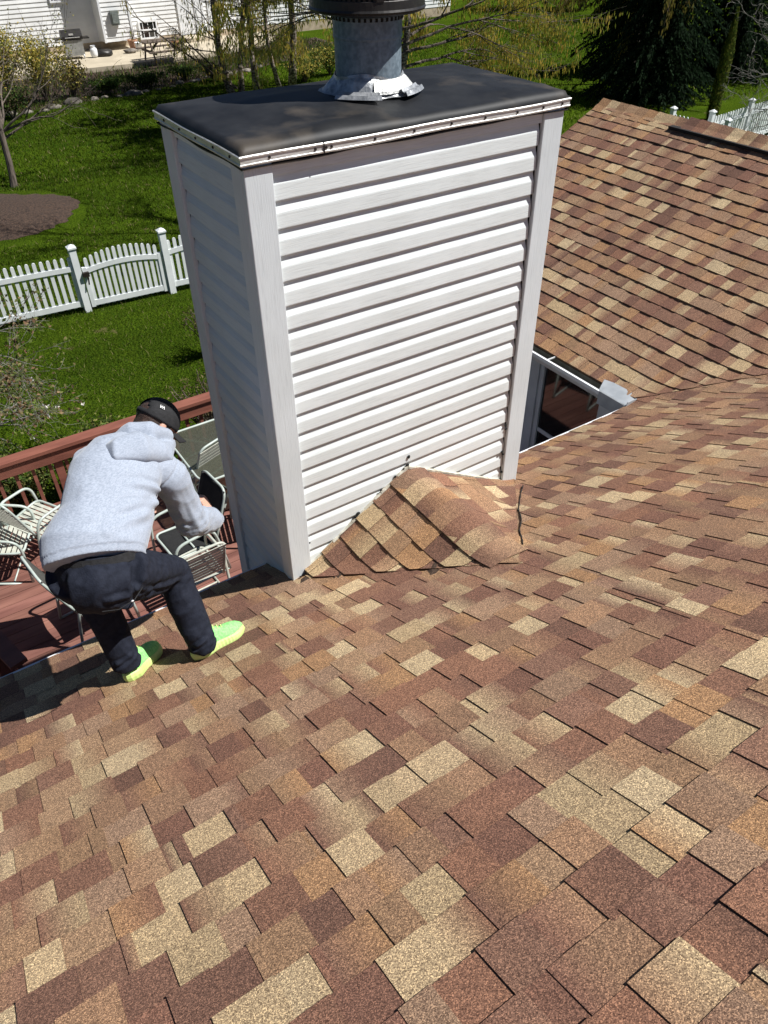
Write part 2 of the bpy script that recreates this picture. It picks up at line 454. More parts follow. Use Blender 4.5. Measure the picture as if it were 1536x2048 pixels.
# hand-cut caps over the cricket ridge
rng = random.Random(3)
for k in range(7):
    y1 = -0.012 - k * 0.125; y0 = y1 - 0.16
    c = pick(rng); c2 = pick(rng)
    hw = 0.125
    for a0_, a1_ in ((-1, 0), (0, 1)):
        rows = []
        for jy, yy in enumerate((y1, (y0 + y1) / 2, y0)):
            row = []
            for j in range(5):
                t_ = a0_ + (a1_ - a0_) * j / 4
                x = CKX + t_ * hw
                z = H(x, yy) + 0.024 - 0.004 * jy
                g = (j + 4 * (a0_ + 1)) / 8
                row.append(mb.vert((x, yy, z), tuple(c[q] * (1 - g) + c2[q] * g for q in range(3))))
            rows.append(row)
        for jy in range(2):
            for j in range(4): mb.face((rows[jy][j], rows[jy + 1][j], rows[jy + 1][j + 1], rows[jy][j + 1]))
cr = build('roof_cricket', mb, MT['shingle'], house)
cr['label'] = 'small peaked shingled saddle against the chimney foot'
# black strip standing in for the dark gap of a cut (open joint) at the right valley of the cricket
mb = MB()
P = [(1.60, -0.165), (1.50, -0.25), (1.385, -0.36), (1.27, -0.47), (1.17, -0.60), (1.06, -0.70), (0.98, -0.80), (0.93, -0.86)]
for k in range(len(P) - 1):
    (xa, ya), (xb, yb) = P[k], P[k + 1]
    for j in range(6):
        f0, f1 = j / 6, (j + 1) / 6
        w0 = 0.0022 + 0.0012 * math.sin(9 * (k + f0)); w1 = 0.0022 + 0.0012 * math.sin(9 * (k + f1))
        p = [(xa + (xb - xa) * f, ya + (yb - ya) * f) for f in (f0, f1)]
        dx, dy = (xb - xa), (yb - ya); L = math.hypot(dx, dy); nx, ny = -dy / L, dx / L
        q = [(p[0][0] + nx * w0, p[0][1] + ny * w0), (p[0][0] - nx * w0, p[0][1] - ny * w0), (p[1][0] - nx * w1, p[1][1] - ny * w1), (p[1][0] + nx * w1, p[1][1] + ny * w1)]
        t4 = [mb.vert((a, b, H(a, b) + 0.0175)) for a, b in q]; b4 = [mb.vert((a, b, H(a, b) - 0.01)) for a, b in q]
        mb.face(t4); 
        for s_ in range(4): mb.face((t4[s_], t4[(s_ + 1) % 4], b4[(s_ + 1) % 4], b4[s_]))
build('dark_joint', mb, MT['dark'], house)

# wing roof
mb = MB()
def rng_wing(v):
    x = RX - v
    yv = EAVE_Y - (x - WX)
    return [(max(yv, -2.2) if x > WX else EAVE_Y + 0.02, GY)]
flip[0] = False
nw = 23; stw = (RX - WX + 0.01) / nw
shingles(mb, lambda u, v: (RX - v, u), 0.0, RX - WX + 0.01, stw, rng_wing, 21, nv=2, thick=0.0035, butt=0.0095, ulen=0.09)
wroof = build('roof', mb, MT['shingle'], house)
wroof['label'] = 'roof slope of the side wing with ridge vent, shingles in tight rows'
# ridge caps and ridge vent of the wing
mb = MB(); mv = MB(); rng = random.Random(8)
y = GY - 0.01; k = 0
while y > -2.2:
    vent = y < 2.62
    up = 0.034 if vent else 0.010
    hw = 0.155 if vent else 0.165
    c = pick(rng); c2 = pick(rng) if rng.random() < 0.4 else c
    pts0 = []; pts1 = []
    for j in range(9):
        t_ = -1 + 2 * j / 8
        rise = -abs(t_) * hw * 0.5 + (0.018 if abs(t_) < 0.01 else (0.010 if abs(t_) < 0.3 else 0.0))
        pts0.append((RX + t_ * hw, y, RZ + rise + up + 0.004)); pts1.append((RX + t_ * hw, y - 0.16, RZ + rise + up - 0.002))
    i0 = [mb.vert(p, c) for p in pts0]; i1 = [mb.vert(p, c2) for p in pts1]
    for j in range(8): mb.face((i0[j], i1[j], i1[j + 1], i0[j + 1]))
    i2 = [mb.vert((p[0], p[1], p[2] - 0.006), (0.05, 0.04, 0.03)) for p in pts0]
    for j in range(8): mb.face((i0[j], i0[j + 1], i2[j + 1], i2[j]))
    for s_, jj in ((-1, 0), (1, 8)):
        a = pts0[jj]; b = pts1[jj]
        mb.quad(a, b, (b[0], b[1], b[2] - 0.006), (a[0], a[1], a[2] - 0.006), (0.06, 0.05, 0.04))
    y -= 0.135; k += 1
build('ridge_cap', mb, MT['shingle'], house)
for sx in (-1, 1):
    a = (RX + sx * 0.145, 2.62, RZ - 0.072 + 0.012)
    mv.bar((RX + sx * 0.12, 2.62, RZ - 0.060 + 0.014), (RX + sx * 0.12, -2.2, RZ - 0.060 + 0.014), 0.09, 0.028)
build('ridge_vent', mv, MT['dark'], house)
# underlay decks, hidden slopes, soffits, fascias, walls
mb = MB()
N1 = 60
def sheet(mb, x0, x1, y0, y1, nx, ny, f, off):
    g = [[mb.vert((x0 + (x1 - x0) * i / nx, y0 + (y1 - y0) * j / ny, f(x0 + (x1 - x0) * i / nx, y0 + (y1 - y0) * j / ny) + off), (0.06, 0.04, 0.03)) for i in range(nx + 1)] for j in range(ny + 1)]
    for j in range(ny):
        for i in range(nx): mb.face((g[j][i], g[j][i + 1], g[j + 1][i + 1], g[j + 1][i]))
sheet(mb, XL, WX, TOPY, EAVE_Y - 0.01, 60, 40, H, -0.012)
sheet(mb, WX, RX, TOPY, GY, 40, 60, lambda x, y: max(Hmain(x, y), Hwing(x, y)), -0.02)
sheet(mb, RX, 2 * RX - WX, TOPY, GY, 10, 20, lambda x, y: max(Hmain(x, y), Hwing(x, y)), -0.001)
sheet(mb, XL, XR + 2.7, -11, TOPY, 10, 10, lambda x, y: -0.5 * TOPY + 0.5 * (y - TOPY), -0.003)
build('roof_deck', mb, MT['shingle'], house)
mb = MB()
for z_, x0, x1 in ((0, XL, -0.02), (0, W + 0.02, WX)):
    mb.box(x0, x1, EAVE_Y - 0.034, EAVE_Y - 0.012, EAVE_Z - 0.17, EAVE_Z - 0.018)
    mb.box(x0, x1, 0.03, EAVE_Y - 0.036, EAVE_Z - 0.168, EAVE_Z - 0.155)
mb.box(WX + 0.06, WX + 0.082, EAVE_Y, GY, EAVE_Z - 0.17, EAVE_Z - 0.01)
mb.box(WX + 0.084, WX + 0.32, EAVE_Y - 0.3, GY, EAVE_Z - 0.168, EAVE_Z - 0.155)
build('fascia', mb, MT['alu'], house)
# drip edge: thin white metal along the main eave
mb = MB()
for x0, x1 in ((XL, -0.012), (W + 0.012, WX - 0.03)):
    mb.box(x0, x1, EAVE_Y + 0.006, EAVE_Y + 0.030, EAVE_Z - 0.055, EAVE_Z - 0.010)
    mb.box(x0, x1, EAVE_Y - 0.012, EAVE_Y + 0.005, EAVE_Z - 0.052, EAVE_Z - 0.014)
build('drip_edge', mb, MT['white'], house)
mb = MB()
mb.box(XL + 0.3, WX + 0.30, -11 + .5, 0.028, -3.05, EAVE_Z - 0.16)
mb.box(WX + 0.32, 2 * RX - WX - 0.3, 0.03, GY - 0.3, -3.05, EAVE_Z - 0.16)
# lap lines on the wing wall that faces the deck
for k in range(26):
    z1 = EAVE_Z - 0.17 - k * 0.105
    mb.poly([(WX + 0.318, 0.03, z1), (WX + 0.300, 0.03, z1 - 0.105), (WX + 0.300, GY - 0.3, z1 - 0.105), (WX + 0.318, GY - 0.3, z1)])
    mb.poly([(WX + 0.300, 0.03, z1 - 0.105), (WX + 0.318, 0.03, z1 - 0.105), (WX + 0.318, GY - 0.3, z1 - 0.105), (WX + 0.300, GY - 0.3, z1 - 0.105)])
# gable triangle
mb.poly([(WX + 0.3, GY - 0.3, EAVE_Z - 0.16), (2 * RX - WX - 0.3, GY - 0.3, EAVE_Z - 0.16), (RX, GY - 0.3, RZ - 0.08)])
build('wall', mb, MT['wall'], house)
# wing gutter: open trough seen from above, white outer lip
g = empty('tmp', (0, 0, 0)); bpy.data.objects.remove(g)
mb = MB()
prof = [(0.058, -0.012), (0.058, -0.105), (0.00, -0.105), (-0.040, -0.055), (-0.062, -0.012)]
Y0, Y1 = 0.50, GY + 0.02
def extr_y(mb, prof, ya, yb, x0, z0, th=0):
    for k in range(len(prof) - 1):
        (a, b), (c, d) = prof[k], prof[k + 1]
        mb.quad((x0 + a, ya, z0 + b), (x0 + c, ya, z0 + d), (x0 + c, yb, z0 + d), (x0 + a, yb, z0 + b))
GX = WX - 0.050
extr_y(mb, [(0.100, -0.020), (0.100, -0.100), (0.002, -0.100), (-0.050, -0.014)], Y0, Y1, GX, EAVE_Z)
gut = build('gutter', mb, MT['gutter'], house)
mb = MB()
extr_y(mb, [(-0.050, -0.010), (-0.068, -0.010), (-0.070, -0.030), (-0.052, -0.060), (-0.030, -0.085), (-0.018, -0.104), (0.102, -0.104)], Y0, Y1, GX, EAVE_Z)
mb.box(GX - 0.074, GX - 0.052, Y0, Y1, EAVE_Z - 0.009, EAVE_Z + 0.003)
for yy in (1.35, 2.2, 3.0): mb.box(GX - 0.055, GX + 0.055, yy, yy + 0.006, EAVE_Z - 0.008, EAVE_Z + 0.004)
build('gutter_face', mb, MT['white'], gut)
mb = MB()   # end box with rounded splash guard
mb.box(GX - 0.076, GX + 0.04, 0.40, 0.505, EAVE_Z + 0.004, EAVE_Z + 0.012)
mb.box(GX - 0.080, GX - 0.074, 0.40, 0.70, EAVE_Z - 0.11, EAVE_Z + 0.012)
ptsv = [(GX - 0.084, -0.115), (GX + 0.03, -0.115), (GX + 0.05, 0.035), (GX + 0.03, 0.050), (GX - 0.070, 0.050), (GX - 0.084, 0.020)]
f0 = [mb.vert((a, 0.398, EAVE_Z + b)) for a, b in ptsv]; f1 = [mb.vert((a, 0.404, EAVE_Z + b)) for a, b in ptsv]
mb.face(f0); mb.face(f1[::-1])
for k in range(6): mb.face((f0[k], f0[(k + 1) % 6], f1[(k + 1) % 6], f1[k]))
mb.quad((GX - 0.075, 0.405, EAVE_Z + 0.015), (GX + 0.09, 0.405, EAVE_Z + 0.045), (GX + 0.09, 0.80, EAVE_Z + 0.03), (GX - 0.060, 0.72, EAVE_Z + 0.005))
build('end_cap', mb, mat('gutter_end', (0.28, 0.30, 0.32), (0.38, 0.40, 0.42), 9, 0.5), gut)
# wing windows
WXX = WX + 0.30
def window(y0, y1, z0, z1, mull):
    m1 = MB(); fw = 0.055
    m1.box(WXX - 0.045, WXX - 0.002, y0, y0 + fw, z0, z1); m1.box(WXX - 0.045, WXX - 0.002, y1 - fw, y1, z0, z1)
    m1.box(WXX - 0.045, WXX - 0.002, y0 + fw, y1 - fw, z0, z0 + fw); m1.box(WXX - 0.045, WXX - 0.002, y0 + fw, y1 - fw, z1 - fw, z1)
    m1.box(WXX - 0.030, WXX - 0.004, y0 + fw, y1 - fw, mull, mull + 0.045)
    for a, b in ((y0 - 0.10, y0 - 0.003), (y1 + 0.003, y1 + 0.10)): m1.box(WXX - 0.062, WXX + 0.004, a, b, z0 - 0.08, z1 + 0.03)
    wn = build('window', m1, MT['alu'], house)
    m2 = MB(); m2.box(WXX - 0.022, WXX - 0.012, y0 + fw, y1 - fw, z0 + fw, z1 - fw); build('pane', m2, MT['glass'], wn)
window(0.92, 1.76, -1.95, -0.42, -1.30)
window(2.16, 3.10, -1.95, -0.42, -1.30)
# patio door on the main wall, below the eave
m1 = MB(); m1.box(-2.6, -2.54, 0.032, 0.075, -2.6, -0.55); m1.box(-0.9, -0.84, 0.032, 0.075, -2.6, -0.55); m1.box(-2.54, -0.9, 0.032, 0.075, -0.61, -0.55); m1.box(-1.75, -1.69, 0.032, 0.07, -2.6, -0.62)
dr = build('patio_door', m1, MT['white'], house)
m2 = MB(); m2.box(-2.54, -0.9, 0.040, 0.05, -2.6, -0.62); build('pane', m2, MT['glass'], dr)

# ------------------------------------------------------------------ chimney
ch = MB()
ch.box(0.02, W - 0.02, 0.02, DEP - 0.02, -3.02, 2.325)
chim = build('chimney', ch, MT['dark'], house)
chim['label'] = 'white dutch-lap sided chimney chase with a black rubber top'
CH = 0.11433; ZB = 2.121; PW = 0.105
def lap(mb, a, b, face, zlow, zhigh):
    """dutch lap courses between a and b along one face; face: 'f','l','r','b'"""
    k = -2
    def P(t, d, z):
        if face == 'f': return (t, -d + 0.012, z)
        if face == 'b': return (t, DEP + d - 0.012, z)
        if face == 'l': return (-d + 0.012, t, z)
        return (W + d - 0.012, t, z)
    n = 14; r_ = random.Random(4)
    wav = [r_.uniform(-0.001, 0.001) for _ in range(n + 1)]
    while True:
        zb = ZB - k * CH; zt = zb + CH; k += 1
        if zb > zhigh: continue
        if zt < zlow: break
        prof = [(0.0018, zt), (0.0022, zt - 0.014), (0.0150, zt - 0.050), (0.0156, zt - 0.055), (0.0168, zb + 0.004), (0.0163, zb + 0.0005), (0.0150, zb), (0.0018, zb + 0.0005)]
        prof = [(d, min(z, zhigh)) for d, z in prof]
        dl = r_.uniform(-0.0006, 0.0006)
        for j in range(n):
            t0 = a + (b - a) * j / n; t1 = a + (b - a) * (j + 1) / n
            for q in range(len(prof) - 1):
                (d0, z0), (d1, z1) = prof[q], prof[q + 1]
                if abs(z0 - z1) < 1e-6 and abs(d0 - d1) < 1e-6: continue
                if z0 == zhigh and z1 == zhigh: continue
                mb.quad(P(t0, d0 + wav[j] + dl, z0), P(t0, d1 + wav[j] + dl, z1), P(t1, d1 + wav[j + 1] + dl, z1), P(t1, d0 + wav[j + 1] + dl, z0))
TT = 2.262
mb = MB(); lap(mb, PW - 0.006, W - PW + 0.004 - 0.012, 'f', -0.1, TT)
lap(mb, PW - 0.006, W - PW + 0.006, 'b', -3.0, TT)
sf = build('siding', mb, MT['sid_x_lit'], chim)
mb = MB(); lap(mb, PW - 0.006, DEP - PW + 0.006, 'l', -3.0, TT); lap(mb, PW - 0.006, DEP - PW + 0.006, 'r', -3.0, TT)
build('siding', mb, MT['sid_y_shaded'], chim)
# four corner posts, each an L of two proud flanges with a small return
for cx, sx in ((0, 1), (W, -1)):
    for cy, sy in ((0, 1), (DEP, -1)):
        m1 = MB()
        o = 0.020
        zlo = -3.0 if cy > 0 else -0.02
        def bx(x0, x1, y0, y1, z0, z1): m1.box(min(x0, x1), max(x0, x1), min(y0, y1), max(y0, y1), z0, z1)
        bx(cx - sx * o, cx + sx * PW, cy - sy * o, cy + sy * 0.008, zlo, TT + 0.02)
        bx(cx - sx * o, cx + sx * 0.006, cy + sy * 0.0085, cy + sy * PW, zlo, TT + 0.02)
        p_ = build('corner_post', m1, MT['post'], chim)
        bv = p_.modifiers.new('bevel', 'BEVEL'); bv.width = 0.004; bv.segments = 2; bv.limit_method = 'ANGLE'
# flat frieze strip right under the metal edge
mb = MB()
for s_ in (0,):
    mb.box(PW + 0.002, W - PW - 0.002, -0.0075, 0.010, 2.222, 2.284)
    mb.box(-0.0075, 0.010, PW + 0.002, DEP - PW - 0.002, 2.236, 2.284)
build('frieze', mb, MT['sid_x_lit'], chim)
def ring_sweep(mb, prof, x0, x1, y0, y1, wav=None, nseg=1):
    rr = []
    for o, z in prof:
        cs = [(x0 - o, y0 - o), (x1 + o, y0 - o), (x1 + o, y1 + o), (x0 - o, y1 + o)]
        ring = []
        for k in range(4):
            (xa, ya), (xb, yb) = cs[k], cs[(k + 1) % 4]
            for j in range(nseg):
                f = j / nseg; x = xa + (xb - xa) * f; y = ya + (yb - ya) * f
                dz = wav(x, y) if wav else 0
                ring.append(mb.vert((x, y, z + dz)))
        rr.append(ring)
    n = len(rr[0])
    for k in range(len(rr) - 1):
        for j in range(n): mb.face((rr[k][j], rr[k + 1][j], rr[k + 1][(j + 1) % n], rr[k][(j + 1) % n]))
TZ = 2.278
wv = lambda x, y: 0.0022 * math.sin(x * 7 + 1) + 0.0015 * math.sin(y * 9)
mb = MB()
ring_sweep(mb, [(0.012, TZ + 0.002), (0.034, TZ), (0.037, TZ + 0.003), (0.038, TZ + 0.008), (0.0345, TZ + 0.0105), (0.0340, TZ + 0.028), (0.038, TZ + 0.031), (0.039, TZ + 0.037), (0.036, TZ + 0.040), (0.012, TZ + 0.042)], 0, W, 0, DEP, wv, 24)
te = build('metal_edge', mb, MT['trim'], chim)
mb = MB()   # dark lip of rubber hanging below the strip
wv2 = lambda x, y: 0.004 * math.sin(x * 11 + 2) * math.sin(x * 3.1) - 0.003 + 0.004 * math.sin(y * 13)
ring_sweep(mb, [(0.014, TZ + 0.012), (0.014, TZ - 0.006), (0.032, TZ - 0.006), (0.032, TZ + 0.0)], 0, W, 0, DEP, wv2, 40)
build('rubber_lip', mb, MT['rubber'], chim)
for fx in (0.09, 0.295, 0.37, 0.345, 0.58, 0.78, 0.98, 1.17, 1.36, 1.52, 1.64):
    m1 = MB()
    m1.tube([(fx, -0.033, TZ + 0.020 + wv(fx, 0)), (fx, -0.0385, TZ + 0.020 + wv(fx, 0))], [0.0062, 0.005], 8)
    build('screw', m1, MT['screw'], chim)
for fy in (0.06, 0.22, 0.40, 0.58, 0.76):
    m1 = MB(); m1.tube([(-0.033, fy, TZ + 0.020 + wv(0, fy)), (-0.0385, fy, TZ + 0.020 + wv(0, fy))], [0.0062, 0.005], 8)
    build('screw', m1, MT['screw'], chim)
m1 = MB(); m1.box(0.3325, 0.3355, -0.0405, -0.03, TZ - 0.001, TZ + 0.042); build('strip_joint', m1, MT['screw'], chim)
# rubber membrane
mb = MB(); nx, ny = 90, 50
x0, x1, y0, y1 = -0.033, W + 0.033, -0.033, DEP + 0.033
gidx = []
for j in range(ny + 1):
    row = []
    for i in range(nx + 1):
        x = x0 + (x1 - x0) * i / nx; y = y0 + (y1 - y0) * j / ny
        ex = min(x - x0, x1 - x); ey = min(y - y0, y1 - y); e = min(ex, ey)
        z = 2.349 + 0.026 * min(1, (min(ex, 0.4) / 0.4)) * min(1, min(ey, 0.3) / 0.3)
        if e < 0.03: z -= (0.03 - e) ** 2 / 0.03 * 0.85
        n1 = mnoise.noise(Vector((x * 2.2, y * 3.4, 1.3))) * 0.010 + mnoise.noise(Vector((x * 7, y * 7, 4.0))) * 0.002
        # long soft folds parallel to the front edge, a pucker at the corners
        n1 += 0.006 * math.exp(-((y - 0.03 - 0.05 * x) / 0.035) ** 2) * math.sin(2.6 * x + 0.6) ** 2
        z += n1 * min(1, e / 0.05)
        row.append(mb.vert((x, y, z)))
    gidx.append(row)
for j in range(ny):
    for i in range(nx): mb.face((gidx[j][i], gidx[j][i + 1], gidx[j + 1][i + 1], gidx[j + 1][i]))
border = [gidx[0][i] for i in range(nx + 1)] + [gidx[j][nx] for j in range(1, ny + 1)] + [gidx[ny][i] for i in range(nx - 1, -1, -1)] + [gidx[j][0] for j in range(ny - 1, 0, -1)]
low = [mb.vert((mb.v[i][0], mb.v[i][1], 2.318)) for i in border]
for k in range(len(border)): mb.face((border[k], low[k], low[(k + 1) % len(low)], border[(k + 1) % len(border)]))
mem = build('rubber_top', mb, MT['rubber'], chim, smooth=True)
# vent pipe, flashing and cap
PXC, PYC, PR = 0.845, 0.425, 0.150
mb = MB()
mb.lathe([(PR + 0.012, 2.40), (PR + 0.004, 2.425), (PR, 2.43), (PR, 2.585), (PR + 0.004, 2.587), (PR + 0.005, 2.594), (PR + 0.004, 2.60), (PR + 0.003, 2.66), (PR + 0.007, 2.663), (PR + 0.007, 2.672), (PR + 0.002, 2.675), (PR + 0.002, 2.70)], (PXC, PYC, 0), 48)
build('vent_pipe', mb, MT['galv'], chim, smooth=False)
mb = MB()
for k in range(40):
    a = 2 * math.pi * k / 40; r_ = PR + 0.0028
    c, s_ = math.cos(a), math.sin(a); T = Matrix(((-s_, c, 0, PXC + c * r_), (c, s_, 0, PYC + s_ * r_), (0, 0, 1, 2.664), (0, 0, 0, 1)))
    mb.box(-0.0055, 0.0055, 0.003, 0.006, -0.007, 0.007, T)
build('vent_slot', mb, MT['dark'], chim)
# flashing skirt: irregular flared cone
mb = MB(); r_ = random.Random(2); n = 40
rings = []
for lv, (rr, zz) in enumerate(((PR + 0.005, 2.452), (PR + 0.008, 2.44), (PR + 0.02, 2.425), (PR + 0.038, 2.400), (PR + 0.058, 2.381), (PR + 0.070, 2.377))):
    ring = []
    for j in range(n):
        a = 2 * math.pi * j / n
        rad = rr + (0.012 * math.sin(5 * a + 1.0) + r_.uniform(-0.004, 0.004)) * (lv / 5)
        z = zz + (0.012 * math.sin(3 * a + 2.2) + r_.uniform(-0.003, 0.003) if lv < 3 else r_.uniform(-0.002, 0.003))
        ring.append(mb.vert((PXC + rad * math.cos(a), PYC + rad * math.sin(a), z)))
    rings.append(ring)
for k in range(5):
    for j in range(n): mb.face((rings[k][j], rings[k + 1][j], rings[k + 1][(j + 1) % n], rings[k][(j + 1) % n]))
fla = build('flashing', mb, MT['bright'], chim)
def flap(a0, a1, r0, r1, z0, z1, n=10, lift=0.0):
    """curved foil strip around the pipe foot; ribbed cross-section"""
    m1 = MB(); secs = [(0, 0.004), (0.2, 0.013), (0.38, 0.006), (0.6, 0.007), (0.8, 0.015), (1, 0.004)]
    rows = []
    for j in range(n + 1):
        a = a0 + (a1 - a0) * j / n; row = []
        for s_, h in secs:
            rr = r0 + (r1 - r0) * s_ + 0.05 * ((j / n - 0.5) * 2) ** 2 * lift
            row.append(m1.vert((PXC + rr * math.cos(a), PYC + rr * math.sin(a), z0 + (z1 - z0) * s_ + h)))
        rows.append(row)
    for j in range(n):
        for k in range(len(secs) - 1): m1.face((rows[j][k], rows[j][k + 1], rows[j + 1][k + 1], rows[j + 1][k]))
    o = build('foil_flap', m1, MT['bright'], chim)
    sm_ = o.modifiers.new('s', 'SOLIDIFY'); sm_.thickness = 0.004; sm_.offset = 1
flap(math.radians(204), math.radians(250), 0.202, 0.262, 2.392, 2.378, lift=0.2)
flap(math.radians(280), math.radians(322), 0.200, 0.248, 2.394, 2.378, lift=0.1)
m1 = MB()
m1.lathe([(PR + 0.012, 2.437), (PR + 0.022, 2.43), (PR + 0.052, 2.398), (PR + 0.056, 2.388)], (PXC, PYC, 0.003), 5, math.radians(245), math.radians(325))
build('foil_patch', m1, mat('putty_foil', (0.5, 0.5, 0.47), (0.72, 0.72, 0.69), 50, 0.5, 0.7, 60, metal=0.3), chim)
# cap: slotted drum
mb = MB(); CR, CZ = 0.25, 2.688
mb.lathe([(PR + 0.004, CZ - 0.004), (CR - 0.02, CZ - 0.004), (CR + 0.002, CZ + 0.004), (CR + 0.006, CZ + 0.012), (CR + 0.002, CZ + 0.02), (CR, CZ + 0.05), (CR - 0.002, CZ + 0.052)], (PXC, PYC, 0), 64)
mb.lathe([(CR - 0.03, CZ + 0.045), (CR - 0.03, CZ + 0.30)], (PXC, PYC, 0), 48)
mb.lathe([(CR + 0.004, CZ + 0.19), (CR + 0.004, CZ + 0.32), (CR - 0.01, CZ + 0.34), (0.01, CZ + 0.37)], (PXC, PYC, 0), 64)
cp = build('vent_cap', mb, MT['capblk'], chim)
mb = MB()
for k in range(72):
    a = 2 * math.pi * k / 72; c, s_ = math.cos(a), math.sin(a)
    big = k % 18 == 14
    T = Matrix(((-s_, c, 0, PXC + c * (CR - 0.006)), (c, s_, 0, PYC + s_ * (CR - 0.006)), (0, 0, 1, CZ + 0.12), (0, 0, 0, 1)))
    hw = 0.016 if big else 0.0045
    mb.box(-hw, hw, -0.004, 0.008 if big else 0.003, -0.07, 0.07, T)
build('cap_rib', mb, MT['capblk'], cp)
# step flashing/caulk line where the cricket meets the chimney
mb = MB(); r_ = random.Random(7)
def caulk(p0, p1, n, wd):
    for k in range(n):
        f0, f1 = k / n, (k + 1) / n
        a = [p0[i] + (p1[i] - p0[i]) * f0 for i in range(2)]; b = [p0[i] + (p1[i] - p0[i]) * f1 for i in range(2)]
        w0 = wd * r_.uniform(0.75, 1.25)
        mb.bar((a[0], -0.012, a[1] + 0.012), (b[0], -0.012, b[1] + 0.012), 0.022, w0)
caulk((PW, CKZ * PW / CKX - 0.01), (CKX, CKZ + 0.004), 30, 0.013)
caulk((CKX, CKZ + 0.004), (W - PW, CKZ * PW / (W - CKX) - 0.012), 24, 0.012)
build('step_flashing', mb, MT['caulk'], chim)
for (x, z, s_) in ((0.795, 0.560, 0.010), (0.787, 0.503, 0.012), (0.76, 0.488, 0.009), (0.70, 0.455, 0.009), (0.44, 0.30, 0.014), (0.425, 0.285, 0.012), (0.60, 0.400, 0.008), (0.11, 0.236, 0.008), (1.535, 0.50, 0.011), (1.54, 0.47, 0.009), (1.53, 0.30, 0.012), (1.54, 0.275, 0.009), (1.545, 0.13, 0.012)):
    mb = MB(); mb.ball((x, -0.010, z), s_, 4, sc_=(1, 0.6, 1.1 + 0.5 * math.sin(x * 40))); build('caulk_blob', mb, MT['dark'], chim)

# ================================================================== DECK
DZ = -2.60
deck = empty('deck', (-1.0, 2.5, -3.0), 'red-stained wooden deck with slatted railing below the roof eave', 'deck')
mb = MB(); RY = 4.90
y = 0.05
rng = random.Random(14)
while y < RY + 0.05:
    x = -6.0
    while x < 3.62:
        L = rng.choice((2.4, 3.6, 3.0)); xe = min(x + L, 3.62)
        k = rng.uniform(0.82, 1.12); mb.col = (k, k * rng.uniform(0.96, 1.03), k)
        mb.box(x + 0.001, xe - 0.002, y, y + 0.134, DZ - 0.03, DZ + rng.uniform(-0.001, 0.001))
        x = xe
    y += 0.141
mb.col = (1, 1, 1)
m_boards = mat('deck_boards', (0.15, 0.058, 0.042), (0.26, 0.115, 0.085), 6, 0.75, 0.5, 25, stretch=(0.18, 1.6, 1), vcol=True)
build('floor_boards', mb, m_boards, deck)
mb = MB(); mb.box(-6, 3.62, 0.05, RY + 0.05, -2.98, DZ - 0.034); build('joists', mb, MT['dark'], deck)
mb = MB(); mb.box(-6, 3.62, RY + 0.052, RY + 0.09, -2.9, DZ); mb.box(-6, 3.66, RY - 0.09, RY + 0.06, -1.705, -1.665); build('handrail_cap', mb, MT['redwood'], deck)
mb = MB(); mb.box(-6, 3.62, RY - 0.063, RY - 0.025, -1.86, -1.706); mb.box(-6, 3.62, RY - 0.06, RY - 0.022, -2.50, -2.41); build('rail_board', mb, MT['redwood'], deck)
x = -3.6
while x < 3.6:
    m1 = MB(); m1.box(x, x + 0.038, RY - 0.020, RY + 0.018, -2.52, -1.71); build('baluster', m1, MT['redwood'], deck); x += 0.182
for x in (-2.9, -0.62, 1.4, 3.4):
    m1 = MB(); m1.box(x, x + 0.09, RY - 0.02, RY + 0.07, -2.95, -1.708); build('post', m1, MT['redwood'], deck)
# return railing toward the house at the far left end
m1 = MB(); m1.bar((-2.06, 3.6, -1.69), (-1.62, 1.95, -1.69), 0.14, 0.04); m1.bar((-2.06, 3.6, -1.79), (-1.62, 1.95, -1.79), 0.04, 0.15)
build('stair_rail', m1, MT['redwood'], deck)
for k in range(9):
    f = (k + 0.5) / 9; x = -2.06 + 0.44 * f; y_ = 3.6 - 1.65 * f
    m1 = MB(); m1.box(x - 0.019, x + 0.019, y_ - 0.019, y_ + 0.019, DZ, -1.72); build('baluster', m1, MT['redwood'], deck)

